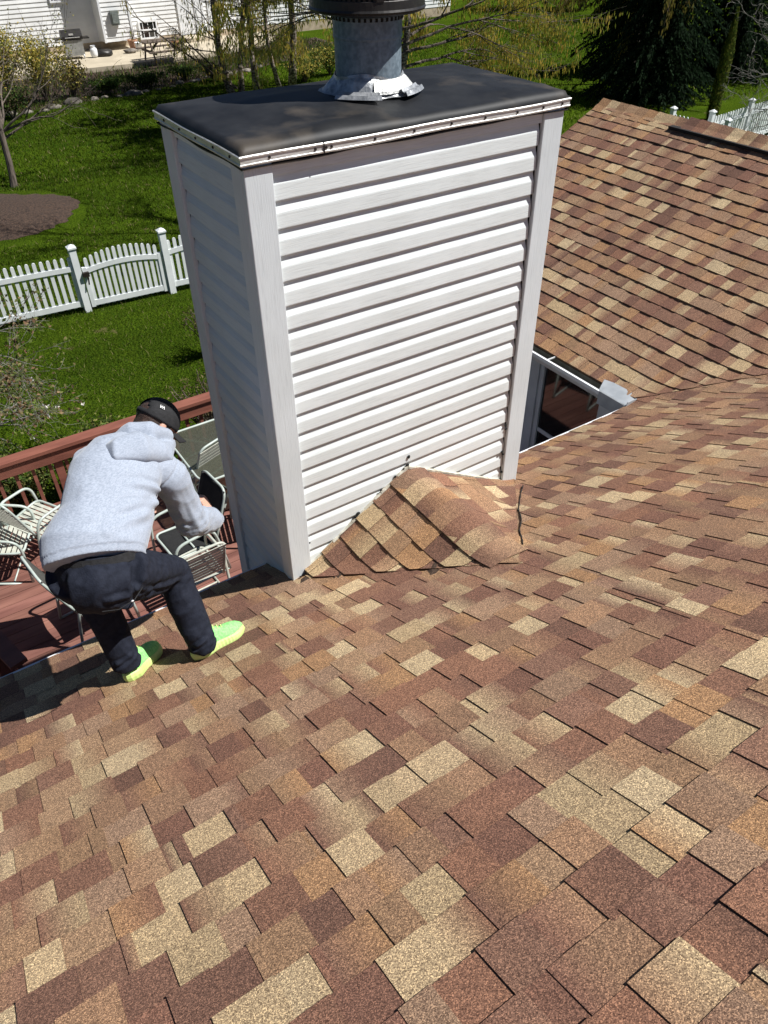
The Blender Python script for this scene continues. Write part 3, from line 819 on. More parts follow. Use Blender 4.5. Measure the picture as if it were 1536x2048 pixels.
# ------------------------------------------------------------------ patio furniture
def xform(T, p): return tuple(T @ Vector(p))
def arc_pts(pts, n=4, r=0.06):
    """round the corners of a polyline"""
    P = [Vector(p) for p in pts]; out = [P[0]]
    for k in range(1, len(P) - 1):
        a = (P[k - 1] - P[k]); b = (P[k + 1] - P[k]); rr = min(r, a.length * 0.45, b.length * 0.45)
        A = P[k] + a.normalized() * rr; B = P[k] + b.normalized() * rr
        for j in range(n + 1):
            t = j / n; out.append(A * (1 - t) ** 2 + P[k] * 2 * t * (1 - t) + B * t * t)
    out.append(P[-1]); return out
def T_of(loc, rz, rx=0.0, ry=0.0):
    return Matrix.Translation(loc) @ Matrix.Rotation(rz, 4, 'Z') @ Matrix.Rotation(ry, 4, 'Y') @ Matrix.Rotation(rx, 4, 'X')
def chair(loc, rz, label, style, rx=0.0, ry=0.0, frame=None, group='metal patio chairs on the deck'):
    """tube-frame patio armchair; faces local +y; style 'strap' (vinyl straps) or 'sling'"""
    fr = frame or MT['frame']
    T = T_of(loc, rz, rx, ry)
    root = empty('patio_chair', loc, label, 'chair', group)
    wd = 0.27
    for s_ in (-1, 1):
        m1 = MB()
        leg = arc_pts([(s_ * wd, 0.30, 0.012), (s_ * (wd + .01), 0.27, 0.36), (s_ * (wd + .02), 0.24, 0.62), (s_ * (wd + .02), -0.18, 0.65), (s_ * wd, -0.24, 0.40), (s_ * wd, -0.30, 0.012)], 6, 0.12)
        m1.tube([xform(T, p) for p in leg], 0.0155, 8)
        m1.tube([xform(T, p) for p in ((s_ * wd, 0.295, 0.014), (s_ * wd, -0.295, 0.014))], 0.013, 8)
        build('side_frame', m1, fr, root, smooth=True)
    m1 = MB()
    bf = arc_pts([(-0.245, -0.20, 0.40), (-0.245, -0.30, 0.66), (-0.235, -0.42, 1.00), (0.235, -0.42, 1.00), (0.245, -0.30, 0.66), (0.245, -0.20, 0.40)], 6, 0.10)
    m1.tube([xform(T, p) for p in bf], 0.014, 8); build('back_frame', m1, fr, root, smooth=True); m1 = MB()
    sf_ = arc_pts([(-0.245, -0.20, 0.40), (-0.245, 0.25, 0.43), (0.245, 0.25, 0.43), (0.245, -0.20, 0.40)], 5, 0.08)
    m1.tube([xform(T, p) for p in sf_], 0.014, 8); build('seat_frame', m1, fr, root, smooth=True); m1 = MB()
    m1.tube([xform(T, p) for p in ((-wd, 0.0, 0.40), (wd, 0.0, 0.40))], 0.011, 6); build('stretcher', m1, fr, root, smooth=True); m1 = MB()
    m1.tube([xform(T, p) for p in ((-wd, 0.1, 0.014), (wd, 0.1, 0.014))], 0.010, 6)
    build('stretcher', m1, fr, root, smooth=True)
    if style == 'strap':
        m1 = MB()
        for k in range(8):
            y_ = -0.17 + k * 0.053
            m1.bar(xform(T, (-0.25, y_, 0.405 + y_ * 0.06)), xform(T, (0.25, y_, 0.405 + y_ * 0.06)), 0.040, 0.006, up=(T.to_3x3() @ Vector((0, 0, 1))))
        build('seat', m1, MT['strap'], root)
        m1 = MB()
        for k in range(9):
            f = k / 8; y_ = -0.235 - 0.18 * f; z_ = 0.50 + 0.44 * f
            m1.bar(xform(T, (-0.245, y_, z_)), xform(T, (0.245, y_, z_)), 0.006, 0.040, up=(T.to_3x3() @ Vector((0, -0.37, 0.93))))
        build('backrest', m1, MT['strap'], root)
    else:
        mt = MT['blacksling'] if style == 'black' else MT['greysling']
        m1 = MB()
        for a, b in (((-0.235, -0.20, 0.405), (0.235, 0.24, 0.43)),):
            n = 8; g_ = []
            for j in range(n + 1):
                row = []
                for i in range(n + 1):
                    x = a[0] + (b[0] - a[0]) * i / n; y_ = a[1] + (b[1] - a[1]) * j / n
                    row.append(m1.vert(xform(T, (x, y_, 0.41 + 0.05 * (j / n - .5) - 0.025 * math.cos(math.pi * (i / n - .5))))))
                g_.append(row)
            for j in range(n):
                for i in range(n): m1.face((g_[j][i], g_[j][i + 1], g_[j + 1][i + 1], g_[j + 1][i]))
        o_ = build('seat', m1, mt, root, smooth=True); sd = o_.modifiers.new('s', 'SOLIDIFY'); sd.thickness = 0.012
        m1 = MB(); n = 8; g_ = []
        for j in range(n + 1):
            row = []
            for i in range(n + 1):
                x = -0.235 + 0.47 * i / n; f = j / n; y_ = -0.21 - 0.20 * f; z_ = 0.43 + 0.55 * f
                row.append(m1.vert(xform(T, (x, y_ - 0.03 * math.cos(math.pi * (i / n - .5)), z_))))
            g_.append(row)
        for j in range(n):
            for i in range(n): m1.face((g_[j][i], g_[j][i + 1], g_[j + 1][i + 1], g_[j + 1][i]))
        o_ = build('backrest', m1, mt, root, smooth=True); sd = o_.modifiers.new('s', 'SOLIDIFY'); sd.thickness = 0.012
    return root
rd = math.radians
chair((0.80, 4.25, DZ), rd(20), 'sage metal strap chair pushed up to the glass table beside the chimney', 'strap')
chair((1.12, 3.35, DZ), rd(75), 'sage metal chair with bare arm loops just past the man\'s hand', 'strap')
chair((0.22, 3.18, DZ), rd(95), 'black sling patio chair half hidden under the man\'s right arm', 'black')
chair((0.08, 2.70, DZ), rd(3), 'cream slatted strap chair close under the eave by the chimney foot', 'strap', frame=MT['strap'])
chair((-0.86, 3.0, DZ), rd(-82), 'dark mesh sling chair behind the man\'s hips and legs', 'grey')
chair((-1.02, 4.38, DZ), rd(-60), 'sage metal chair with empty frame, right one of the two at the left railing', 'strap')
chair((-1.45, 4.30, DZ), rd(-115), 'sage metal chair leaning against its neighbour at the left end of the railing', 'strap', rx=rd(-8))
# glass table
TX, TY, TZ2 = 1.35, 4.12, -1.88
tb = empty('patio_table', (TX, TY, DZ), 'rectangular glass-topped patio table with a sage metal rim', 'table')
hw, hd = 0.74, 0.55
def rrect(cx, cy, hx, hy, r, n=6, z=0):
    out = []
    for (sx, sy, a0) in ((1, 1, 0), (-1, 1, 90), (-1, -1, 180), (1, -1, 270)):
        for j in range(n + 1):
            a = math.radians(a0 + 90 * j / n); out.append((cx + sx * (hx - r) + r * math.cos(a), cy + sy * (hy - r) + r * math.sin(a), z))
    return out
m1 = MB(); m1.tube(rrect(TX, TY, hw, hd, 0.16, 6, TZ2), 0.014, 8, closed=True); build('rim', m1, MT['frame'], tb, smooth=True)
m1 = MB(); pr = rrect(TX, TY, hw - .008, hd - .008, 0.155, 6, TZ2)
a = [m1.vert(p) for p in pr]; b = [m1.vert((p[0], p[1], p[2] - 0.006)) for p in pr]; m1.face(a); m1.face(b[::-1])
for k in range(len(a)): m1.face((a[k], b[k], b[(k + 1) % len(a)], a[(k + 1) % len(a)]))
tg = bpy.data.materials.new('table_glass'); tg.use_nodes = True
n_ = tg.node_tree.nodes; l_ = tg.node_tree.links; n_['Principled BSDF'].inputs['Base Color'].default_value = (0.10, 0.10, 0.075, 1); n_['Principled BSDF'].inputs['Roughness'].default_value = 0.22
n_['Principled BSDF'].inputs['Specular IOR Level'].default_value = 0.6
tp = n_.new('ShaderNodeBsdfTransparent'); tp.inputs[0].default_value = (0.75, 0.8, 0.76, 1); ms = n_.new('ShaderNodeMixShader'); ms.inputs[0].default_value = 0.5
nz = n_.new('ShaderNodeTexNoise'); nz.inputs['Scale'].default_value = 90; rp = n_.new('ShaderNodeValToRGB'); rp.color_ramp.elements[0].position = .42; rp.color_ramp.elements[1].position = .7
rp.color_ramp.elements[0].color = (.35, .35, .35, 1); rp.color_ramp.elements[1].color = (.85, .85, .85, 1)
tcn = n_.new('ShaderNodeTexCoord'); l_.new(tcn.outputs['Object'], nz.inputs['Vector']); l_.new(nz.outputs[0], rp.inputs[0]); l_.new(rp.outputs[0], ms.inputs[0])
l_.new(tp.outputs[0], ms.inputs[1]); l_.new(n_['Principled BSDF'].outputs[0], ms.inputs[2]); l_.new(ms.outputs[0], n_['Material Output'].inputs[0])
nb = n_.new('ShaderNodeBump'); nb.inputs['Strength'].default_value = .6; nb.inputs['Distance'].default_value = .004; l_.new(nz.outputs[0], nb.inputs['Height']); l_.new(nb.outputs[0], n_['Principled BSDF'].inputs['Normal'])
build('tabletop', m1, tg, tb)
for sx in (-1, 1):
    for sy in (-1, 1):
        m1 = MB(); m1.tube(arc_pts([(TX + sx * (hw - .08), TY + sy * (hd - .08), TZ2 - .012), (TX + sx * .30, TY + sy * .22, TZ2 - .10), (TX + sx * .26, TY + sy * .18, TZ2 - .35), (TX + sx * (hw - .15), TY + sy * (hd - .12), DZ + .015)], 5, .14), 0.018, 8)
        build('leg', m1, MT['frame'], tb, smooth=True)
m1 = MB(); m1.tube(rrect(TX, TY, .28, .20, .08, 4, TZ2 - .2), 0.011, 6, closed=True); build('brace_ring', m1, MT['frame'], tb, smooth=True)

# ================================================================== GROUND
GZ = -3.0
def bumpz(x, y): return GZ + 0.05 * mnoise.noise(Vector((x * .12, y * .12, 0)))
mb = MB()
def gsheet(mb, x0, x1, y0, y1, nx, ny, off=0.0):
    g = [[mb.vert((x0 + (x1 - x0) * i / nx, y0 + (y1 - y0) * j / ny, GZ + off)) for i in range(nx + 1)] for j in range(ny + 1)]
    for j in range(ny):
        for i in range(nx): mb.face((g[j][i], g[j][i + 1], g[j + 1][i + 1], g[j + 1][i]))
gsheet(mb, -260, 300, -220, 340, 4, 4)
m_lawn = bpy.data.materials.new('lawn'); m_lawn.use_nodes = True
t = m_lawn.node_tree; N = t.nodes; Lk = t.links; b = N['Principled BSDF']; b.inputs['Roughness'].default_value = 1.0; b.inputs['Specular IOR Level'].default_value = 0.0
tc = N.new('ShaderNodeTexCoord')
def nznode(scale, det, pos, cols, st=None):
    nz = N.new('ShaderNodeTexNoise'); nz.inputs['Scale'].default_value = scale; nz.inputs['Detail'].default_value = det
    if st:
        mp = N.new('ShaderNodeMapping'); mp.inputs['Scale'].default_value = st; mp.inputs['Rotation'].default_value = (0, 0, 0.5); Lk.new(tc.outputs['Object'], mp.inputs[0]); Lk.new(mp.outputs[0], nz.inputs[0])
    else: Lk.new(tc.outputs['Object'], nz.inputs[0])
    rp = N.new('ShaderNodeValToRGB'); rp.color_ramp.elements[0].position = pos[0]; rp.color_ramp.elements[1].position = pos[1]
    rp.color_ramp.elements[0].color = (*cols[0], 1); rp.color_ramp.elements[1].color = (*cols[1], 1); Lk.new(nz.outputs[0], rp.inputs[0]); return nz, rp
nA, rA = nznode(26, 6, (0.35, 0.68), ((0.018, 0.040, 0.004), (0.078, 0.122, 0.009)))
nB, rB = nznode(0.55, 5, (0.3, 0.7), ((0.72, 0.75, 0.8), (1.2, 1.15, 1.0)))
nC, rC = nznode(3.2, 6, (0.66, 0.76), ((0, 0, 0), (1, 1, 1)))
nD, rD = nznode(1.0, 2, (0.4, 0.6), ((0.9, 0.9, 0.9), (1.1, 1.1, 1.05)), (0.15, 2.2, 1))
def mul(a, b_):
    m = N.new('ShaderNodeMix'); m.data_type = 'RGBA'; m.blend_type = 'MULTIPLY'; m.inputs[0].default_value = 1; Lk.new(a, m.inputs[6]); Lk.new(b_, m.inputs[7]); return m.outputs[2]
c_ = mul(mul(rA.outputs[0], rB.outputs[0]), rD.outputs[0])
mm = N.new('ShaderNodeMix'); mm.data_type = 'RGBA'; Lk.new(rC.outputs[0], mm.inputs[0]); Lk.new(c_, mm.inputs[6]); mm.inputs[7].default_value = (0.13, 0.115, 0.045, 1)
Lk.new(mm.outputs[2], b.inputs['Base Color'])
bp = N.new('ShaderNodeBump'); bp.inputs['Strength'].default_value = 1.0; bp.inputs['Distance'].default_value = 0.06; Lk.new(nA.outputs[0], bp.inputs['Height']); Lk.new(bp.outputs[0], b.inputs['Normal'])
tag(build('lawn', mb, m_lawn), kind='structure')

# grass blades on the nearer lawn
rs = np.random.RandomState(5)
def blades(n, x0, x1, y0, y1, h0, h1, wd, ok=None):
    x = rs.uniform(x0, x1, n); y = rs.uniform(y0, y1, n)
    if ok is not None:
        k = ok(x, y); x = x[k]; y = y[k]; n = len(x)
    a = rs.uniform(0, 2 * np.pi, n); h = rs.uniform(h0, h1, n); lx = rs.normal(0, .5, n) * h; ly = rs.normal(0, .5, n) * h
    dx = np.cos(a) * wd; dy = np.sin(a) * wd
    V = np.stack([np.stack([x - dx, y - dy, np.full(n, GZ)], 1), np.stack([x + dx, y + dy, np.full(n, GZ)], 1), np.stack([x + lx, y + ly, GZ + h], 1)], 1)
    k = rs.uniform(0.55, 1.35, n); warm = rs.uniform(0.75, 1.3, n)
    dead = rs.uniform(0, 1, n) < 0.05
    base = np.stack([0.056 * k * warm, 0.098 * k, 0.008 * k], 1); base[dead] = (0.26, 0.22, 0.10)
    return V.reshape(-1, 3), np.repeat(base, 3, 0)
def not_bed(x, y): return ((x - 1.3) / 1.75) ** 2 + ((y - 17.2) / 2.1) ** 2 > 1
parts = [blades(70000, -3.5, 5.6, 5.1, 11.6, .03, .075, .0045), blades(60000, -1.5, 8.0, 11.0, 20.0, .035, .08, .008, not_bed), blades(45000, -1, 12, 19, 29, .04, .09, .013, not_bed), blades(45000, 11, 36, 15, 34, .05, .1, .018)]
V = np.concatenate([p[0] for p in parts]); C_ = np.concatenate([p[1] for p in parts])
me = bpy.data.meshes.new('grass'); n = len(V); me.vertices.add(n); me.vertices.foreach_set('co', V.astype(np.float32).ravel())
me.loops.add(n); me.loops.foreach_set('vertex_index', np.arange(n, dtype=np.int32)); me.polygons.add(n // 3)
me.polygons.foreach_set('loop_start', np.arange(0, n, 3, dtype=np.int32)); me.polygons.foreach_set('loop_total', np.full(n // 3, 3, dtype=np.int32))
me.update(); ca = me.color_attributes.new('Col', 'FLOAT_COLOR', 'POINT'); arr = np.ones((n, 4), dtype=np.float32); arr[:, :3] = C_; ca.data.foreach_set('color', arr.ravel())
me.materials.append(mat('grass_blade', (1, 1, 1), vcol=True, rough=0.95, trans=0.3, spec=0.05))
go = bpy.data.objects.new('grass', me); COL.objects.link(go); tag(go, 'short green spring grass blades covering the lawn', 'grass', kind='stuff')

# planting beds, patio
def blob(cx, cy, rx, ry, z, n=90, seed=1, amp=0.1):
    r = random.Random(seed); ph = [r.uniform(0, 6) for _ in range(4)]
    out = []
    for k in range(n):
        a = 2 * math.pi * k / n; q = 1 + amp * (math.sin(3 * a + ph[0]) + .6 * math.sin(5 * a + ph[1]) + .4 * math.sin(9 * a + ph[2]) + .5 * math.sin(23 * a + ph[3]) + r.uniform(-.4, .4))
        out.append((cx + rx * q * math.cos(a), cy + ry * q * math.sin(a), z))
    return out
m_mulch = mat('mulch', (0.020, 0.011, 0.007), (0.075, 0.043, 0.027), 22, 0.95, 1.0, 30, c3=(0.16, 0.11, 0.07), s3=40, f3=0.64, bdist=0.04)
mb = MB()
def mound(mb, pts, cx, cy, h, z0):
    n = len(pts); prev = [mb.vert(p) for p in pts]
    for f in (0.85, 0.6, 0.3):
        cur = [mb.vert((cx + (p[0] - cx) * f, cy + (p[1] - cy) * f, z0 + h * (1 - f * f))) for p in pts]
        for k in range(n): mb.face((prev[k], prev[(k + 1) % n], cur[(k + 1) % n], cur[k]))
        prev = cur
    mb.face(prev)
mound(mb, blob(1.15, 17.4, 1.75, 1.75, GZ + 0.004, seed=4, amp=0.05), 1.15, 17.4, 0.2, GZ)
tag(build('mulch_bed', mb, m_mulch, smooth=True), kind='structure')
# planted bank in front of the patio
mb = MB()
bank = [(-3, 27.6), (4, 27.9), (8, 28.4), (12.4, 29.6), (16.5, 31.0), (20, 33.5), (20, 35.5), (15.6, 34.2), (9.6, 33.4), (5, 34.0), (-3, 33.6)]
nb_ = len(bank) // 2
row = bank
mb.poly([(x, y, GZ + 0.006) for x, y in bank])
tag(build('planting_bed', mb, m_mulch), kind='structure')
mb = MB()
pp = [(4.5, 33.6), (9.6, 33.2), (13.0, 33.4), (16.5, 34.4), (18.2, 36.2), (18.2, 38.2), (3.5, 38.2)]
top = [mb.vert((x, y, -2.82)) for x, y in pp]; bot = [mb.vert((x, y, GZ - .02)) for x, y in pp]
mb.face(top)
for k in range(len(pp)): mb.face((top[k], bot[k], bot[(k + 1) % len(pp)], top[(k + 1) % len(pp)]))
tag(build('patio', mb, MT['conc']), kind='structure')

# stones edging the planting bed
rng = random.Random(31)
m_stone = mat('stone', (0.07, 0.06, 0.05), (0.24, 0.21, 0.175), 6, 0.9, 0.6, 14, vcol=True)
def rock(c, r, seed):
    r_ = random.Random(seed); m1 = MB(); k = r_.uniform(.6, 1.2); m1.col = (k, k, k)
    m1.ball((c[0], c[1], c[2]), r, 5, sc_=(r_.uniform(.9, 1.6), r_.uniform(.7, 1.1), r_.uniform(.45, .7)))
    m1.v = [(p[0] + mnoise.noise(Vector(p) * (2.2 / r) ) * r * .25, p[1] + mnoise.noise(Vector(p) * (2 / r) + Vector((9, 0, 0))) * r * .25, p[2] + mnoise.noise(Vector(p) * (2 / r) + Vector((0, 9, 0))) * r * .2) for p in m1.v]
    return m1
x = -1.0; k = 0
def edge_y(x): return 27.5 + 0.02 * x + 0.012 * x * x
while x < 15:
    r = rng.uniform(0.10, 0.26)
    o = build('edging_stone', rock((x, edge_y(x) + rng.uniform(-.25, .2), GZ + r * .02), r * rng.choice((.7, .8, 1, 1.15)), k), m_stone, loc=(x, edge_y(x), GZ), smooth=True)
    tag(o, 'rounded fieldstone in the row edging the planting bed before the patio', 'stone', 'fieldstones edging the planting bed')
    x += r * 1.6 + rng.uniform(.05, .45); k += 1

# ================================================================== FAR HOUSE
HY = 37.6
fh = empty('neighbour_house', (12, 42, -3.0), 'white lap-sided neighbouring house behind the patio', 'house')
m_fsid = mat('far_siding', (0.66, 0.66, 0.65), (0.78, 0.78, 0.77), 1.5, 0.7)
def laps(mb, x0, x1, y, z0, z1, c=0.165, holes=()):
    z = z0
    while z < z1:
        z2 = min(z + c, z1); xs = [(x0, x1)]
        for (hx0, hx1, hz0, hz1) in holes:
            if z2 > hz0 and z < hz1:
                nx = []
                for a, b_ in xs:
                    if hx0 > a and hx1 < b_: nx += [(a, hx0), (hx1, b_)]
                    else: nx.append((a, b_))
                xs = nx
        for a, b_ in xs:
            mb.poly([(a, y - 0.028, z), (b_, y - 0.028, z), (b_, y - 0.002, z2), (a, y - 0.002, z2)])
            mb.poly([(a, y, z), (b_, y, z), (b_, y - 0.028, z), (a, y - 0.028, z)])
        z = z2
holes = []
mb = MB(); laps(mb, -4, 30, HY, -2.55, 3.4); mb.box(-4, 30, HY + .01, 48, -3.05, 3.4)
build('wall', mb, m_fsid, fh)
mb = MB(); mb.box(-4, 30, HY - 0.01, HY + .005, -3.02, -2.55); build('foundation', mb, mat('foundation', (0.34, 0.27, 0.19), (0.48, 0.39, 0.28), 5, 0.9), fh)
a = gp(212, 92, -2.45); bxL = at(212, 92, 1, 36.7).x; bxR = at(255, 84, 1, 36.7).x
mb = MB(); laps(mb, bxL, bxR + .35, 36.7, -2.48, 3.4); mb.box(bxL, bxR + .35, 36.71, HY, -2.48, 3.4)
build('bump_out', mb, m_fsid, fh)
mb = MB()
for x in (bxL - 0.01, bxR + .27):
    mb = MB(); mb.box(x, x + 0.09, 36.65, 36.72, -2.5, 3.4); build('corner_board', mb, MT['white'], fh)
for x in (at(415, 60, 1, HY).x + .12, 24.0):
    mb = MB(); mb.box(x, x + .12, HY - .06, HY, -2.6, 3.4); build('corner_board', mb, MT['white'], fh)
mb = MB()
r0 = [(-4.5, 36.9, 3.3), (30.5, 36.9, 3.3), (30.5, 43, 6.2), (-4.5, 43, 6.2)]; mb.poly(r0); mb.poly([(-4.5, 43, 6.2), (30.5, 43, 6.2), (30.5, 49, 3.3), (-4.5, 49, 3.3)])
mb.box(-4.5, 30.5, 36.9, 37.0, 3.2, 3.3)
build('roof', mb, mat('far_roof', (0.10, 0.09, 0.085), (0.16, 0.14, 0.13), 12, .9), fh)
def fwin(px0, py0, px1, py1, y=HY):
    A = at(px0, py1, 1, y - .04); B = at(px1, py0, 1, y - .04)
    x0, x1, z0, z1 = A.x, B.x, A.z, max(B.z, A.z + .6)
    m1 = MB(); f = .07
    m1.box(x0 - f, x0, y - .09, y, z0 - f, z1 + f); m1.box(x1, x1 + f, y - .09, y, z0 - f, z1 + f); m1.box(x0, x1, y - .09, y, z0 - f, z0); m1.box(x0, x1, y - .09, y, z1, z1 + f)
    zc = (z0 + z1) / 2
    m1.box(x0, x1, y - .075, y - .05, zc - .03, zc + .03); xc = (x0 + x1) / 2
    for q in (-1, 0, 1): m1.box(xc + q * (x1 - x0) / 3 - .012, xc + q * (x1 - x0) / 3 + .012, y - .07, y - .055, z0, z1)
    w_ = build('window', m1, MT['white'], fh)
    m2 = MB(); m2.box(x0, x1, y - .05, y - .035, z0, z1); build('pane', m2, MT['glass'], w_)
fwin(102, 42, 138, 2); 
A = at(104, 42, 1, HY)
fwin(296, 22, 330, -35)
fwin(284, 90, 318, 76)
# back door with step
A = at(368, 84, 1, HY); B = at(410, 80, 1, HY)
m1 = MB(); m1.box(A.x - .1, A.x, HY - .08, HY, -2.62, -.35); m1.box(B.x, B.x + .1, HY - .08, HY, -2.62, -.35); m1.box(A.x, B.x, HY - .05, HY, -2.62, -.45); m1.box(A.x, B.x, HY - .08, HY, -.45, -.35)
dd = build('door', m1, MT['white'], fh)
m1 = MB(); m1.ball((A.x + .08, HY - .08, -1.6), .03, 4); build('handle', m1, MT['screw'], dd)
m1 = MB(); m1.box(A.x - .2, B.x + .5, HY - 1.0, HY - .09, -2.82, -2.64); build('step', m1, MT['conc'], fh)
# meter box
A = at(231, 50, 1, 36.66)
mt_ = MB(); mt_.box(A.x - .17, A.x + .17, 36.50, 36.66, A.z, A.z + .55); mt_.box(A.x - .13, A.x + .13, 36.47, 36.5, A.z + .08, A.z + .45)
build('meter_box', mt_, mat('meter_grey', (0.13, 0.15, 0.14), (0.2, 0.22, 0.2), 8, .5), fh)
for px in (260, 395):
    A = at(px, 60, 1, HY - .05)
    m1 = MB(); m1.tube([(A.x, HY - .06, -2.8), (A.x, HY - .06, 3.3)], .04, 8); build('downspout', m1, MT['white'], fh)

# ---- things on the far patio
PZ = -2.82
m_wood = mat('weathered_wood', (0.055, 0.038, 0.027), (0.15, 0.11, 0.08), 9, .85, .3, 20)
c = gp(336, 122, PZ)
pt = empty('picnic_table', (c.x, c.y, PZ), 'brown wooden picnic table with attached benches on the far patio', 'picnic table')
T = T_of((c.x, c.y + .25, PZ), rd(2))
m1 = MB()
for k in range(5): m1.box(-.92, .92, -.36 + k * .146, -.36 + k * .146 + .138, .71, .75, T)
build('tabletop', m1, m_wood, pt)
for s_ in (-1, 1):
    m1 = MB(); m1.box(-.92, .92, s_ * .72 - .13, s_ * .72 + .13, .41, .45, T); build('bench', m1, m_wood, pt)
for sx in (-.66, .66):
    for s_ in (-1, 1):
        m1 = MB(); m1.bar(xform(T, (sx, s_ * .28, .71)), xform(T, (sx, s_ * .62, 0)), .09, .045, up=(1, 0, 0)); build('leg', m1, m_wood, pt)
    m1 = MB(); m1.bar(xform(T, (sx, -.8, .38)), xform(T, (sx, .8, .38)), .045, .09); m1.bar(xform(T, (sx * .9, 0, .36)), xform(T, (sx * .35, 0, .70)), .045, .08)
    build('brace', m1, m_wood, pt)
# grill
c = gp(155, 118, PZ)
gr = empty('gas_grill', (c.x, c.y, PZ), 'gas barbecue with black lid and grey cart against the far house', 'grill')
T = T_of((c.x, c.y + .2, PZ), rd(-6))
m1 = MB(); m1.box(-.38, .38, -.25, .25, .12, .70, T); build('cart', m1, mat('grill_cart', (.20, .20, .19), (.30, .30, .28), 6, .5), gr)
m1 = MB(); m1.box(-.70, -.42, -.22, .22, .72, .76, T); m1.box(.42, .70, -.22, .22, .72, .76, T); build('side_shelf', m1, MT['capblk'], gr)
m1 = MB(); rr = [(-.40, .72)]
secs = [(.27, .72), (.28, .86), (.22, .98), (.10, 1.06), (-.08, 1.07), (-.22, .98), (-.28, .84), (-.28, .72)]
A_ = [m1.vert(xform(T, (-.42, y, z))) for y, z in secs]; B_ = [m1.vert(xform(T, (.42, y, z))) for y, z in secs]
m1.face(A_); m1.face(B_[::-1])
for k in range(len(secs)): m1.face((A_[k], A_[(k + 1) % 8], B_[(k + 1) % 8], B_[k]))
build('lid', m1, MT['capblk'], gr)
m1 = MB(); m1.box(-.12, .06, -.292, -.288, .88, .95, T); m1.tube([xform(T, (-.3, -.31, .80)), xform(T, (.3, -.31, .80))], .012, 6); build('handle', m1, MT['trim'], gr)
for sx in (-.34, .34):
    m1 = MB(); m1.tube([xform(T, (sx - .02, -.2, .09)), xform(T, (sx + .02, -.2, .09))], .09, 14); build('wheel', m1, MT['white'] if sx > 0 else MT['capblk'], gr)
# propane tank
c = gp(190, 115, PZ)
pt = empty('propane_tank', (c.x, c.y, PZ), 'white propane cylinder standing beside the gas barbecue', 'gas cylinder')
m1 = MB(); m1.lathe([(.001, .02), (.11, .02), (.14, .06), (.152, .12), (.152, .28), (.135, .34), (.08, .375), (.001, .38)], (c.x, c.y, PZ), 20); build('cylinder', m1, MT['white'], pt, smooth=True)
m1 = MB(); m1.lathe([(.10, .36), (.105, .45), (.098, .455)], (c.x, c.y, PZ), 16, 0, 4.9); m1.tube([(c.x, c.y, PZ + .37), (c.x, c.y, PZ + .43)], .025, 8); build('collar', m1, MT['white'], pt)
# bucket, planters, dark cushions
c = gp(279, 102, PZ)
m1 = MB(); m1.lathe([(.001, 0), (.13, 0), (.16, .33), (.168, .34), (.15, .34), (.12, .03), (.001, .03)], (c.x, c.y, PZ), 18)
tag(build('bucket', m1, MT['white'], loc=(c.x, c.y, PZ), smooth=True), 'white plastic bucket by the far house foundation', 'bucket')
c = gp(210, 112, PZ)
m1 = rock((c.x, c.y, PZ + .1), .26, 5); tag(build('folded_cover', m1, MT['capblk'], loc=(c.x, c.y, PZ), smooth=True), 'black crumpled cover lying beside the propane cylinder', 'cover')
c = gp(262, 106, PZ)
m1 = rock((c.x, c.y, PZ + .08), .2, 6); tag(build('landscape_stone', m1, m_stone, loc=(c.x, c.y, PZ), smooth=True), 'pale stone lying on the far patio left of the bucket', 'stone')
for (px, py, lab) in ((352, 96, 'terracotta pot with bare stems left of the white back door'), (268, 100, 'terracotta pot leaning by the bucket on the far patio')):
    c = gp(px, py, PZ)
    pr_ = empty('plant_pot', (c.x, c.y, PZ), lab, 'plant pot')
    m1 = MB(); m1.lathe([(.001, 0), (.13, 0), (.2, .34), (.215, .35), (.215, .40), (.18, .40), (.17, .33), (.001, .33)], (c.x, c.y, PZ), 16); build('pot', m1, mat('terracotta', (.42, .22, .13), (.5, .28, .17), 8, .85), pr_)
    m1 = MB(); r_ = random.Random(px)
    for k in range(9):
        a = r_.uniform(0, 6.28); m1.tube([(c.x, c.y, PZ + .3), (c.x + .12 * math.cos(a), c.y + .12 * math.sin(a), PZ + .6), (c.x + .3 * math.cos(a), c.y + .3 * math.sin(a), PZ + .8 + r_.uniform(0, .2))], [.008, .006, .003], 4)
    build('stems', m1, m_wood, pr_)

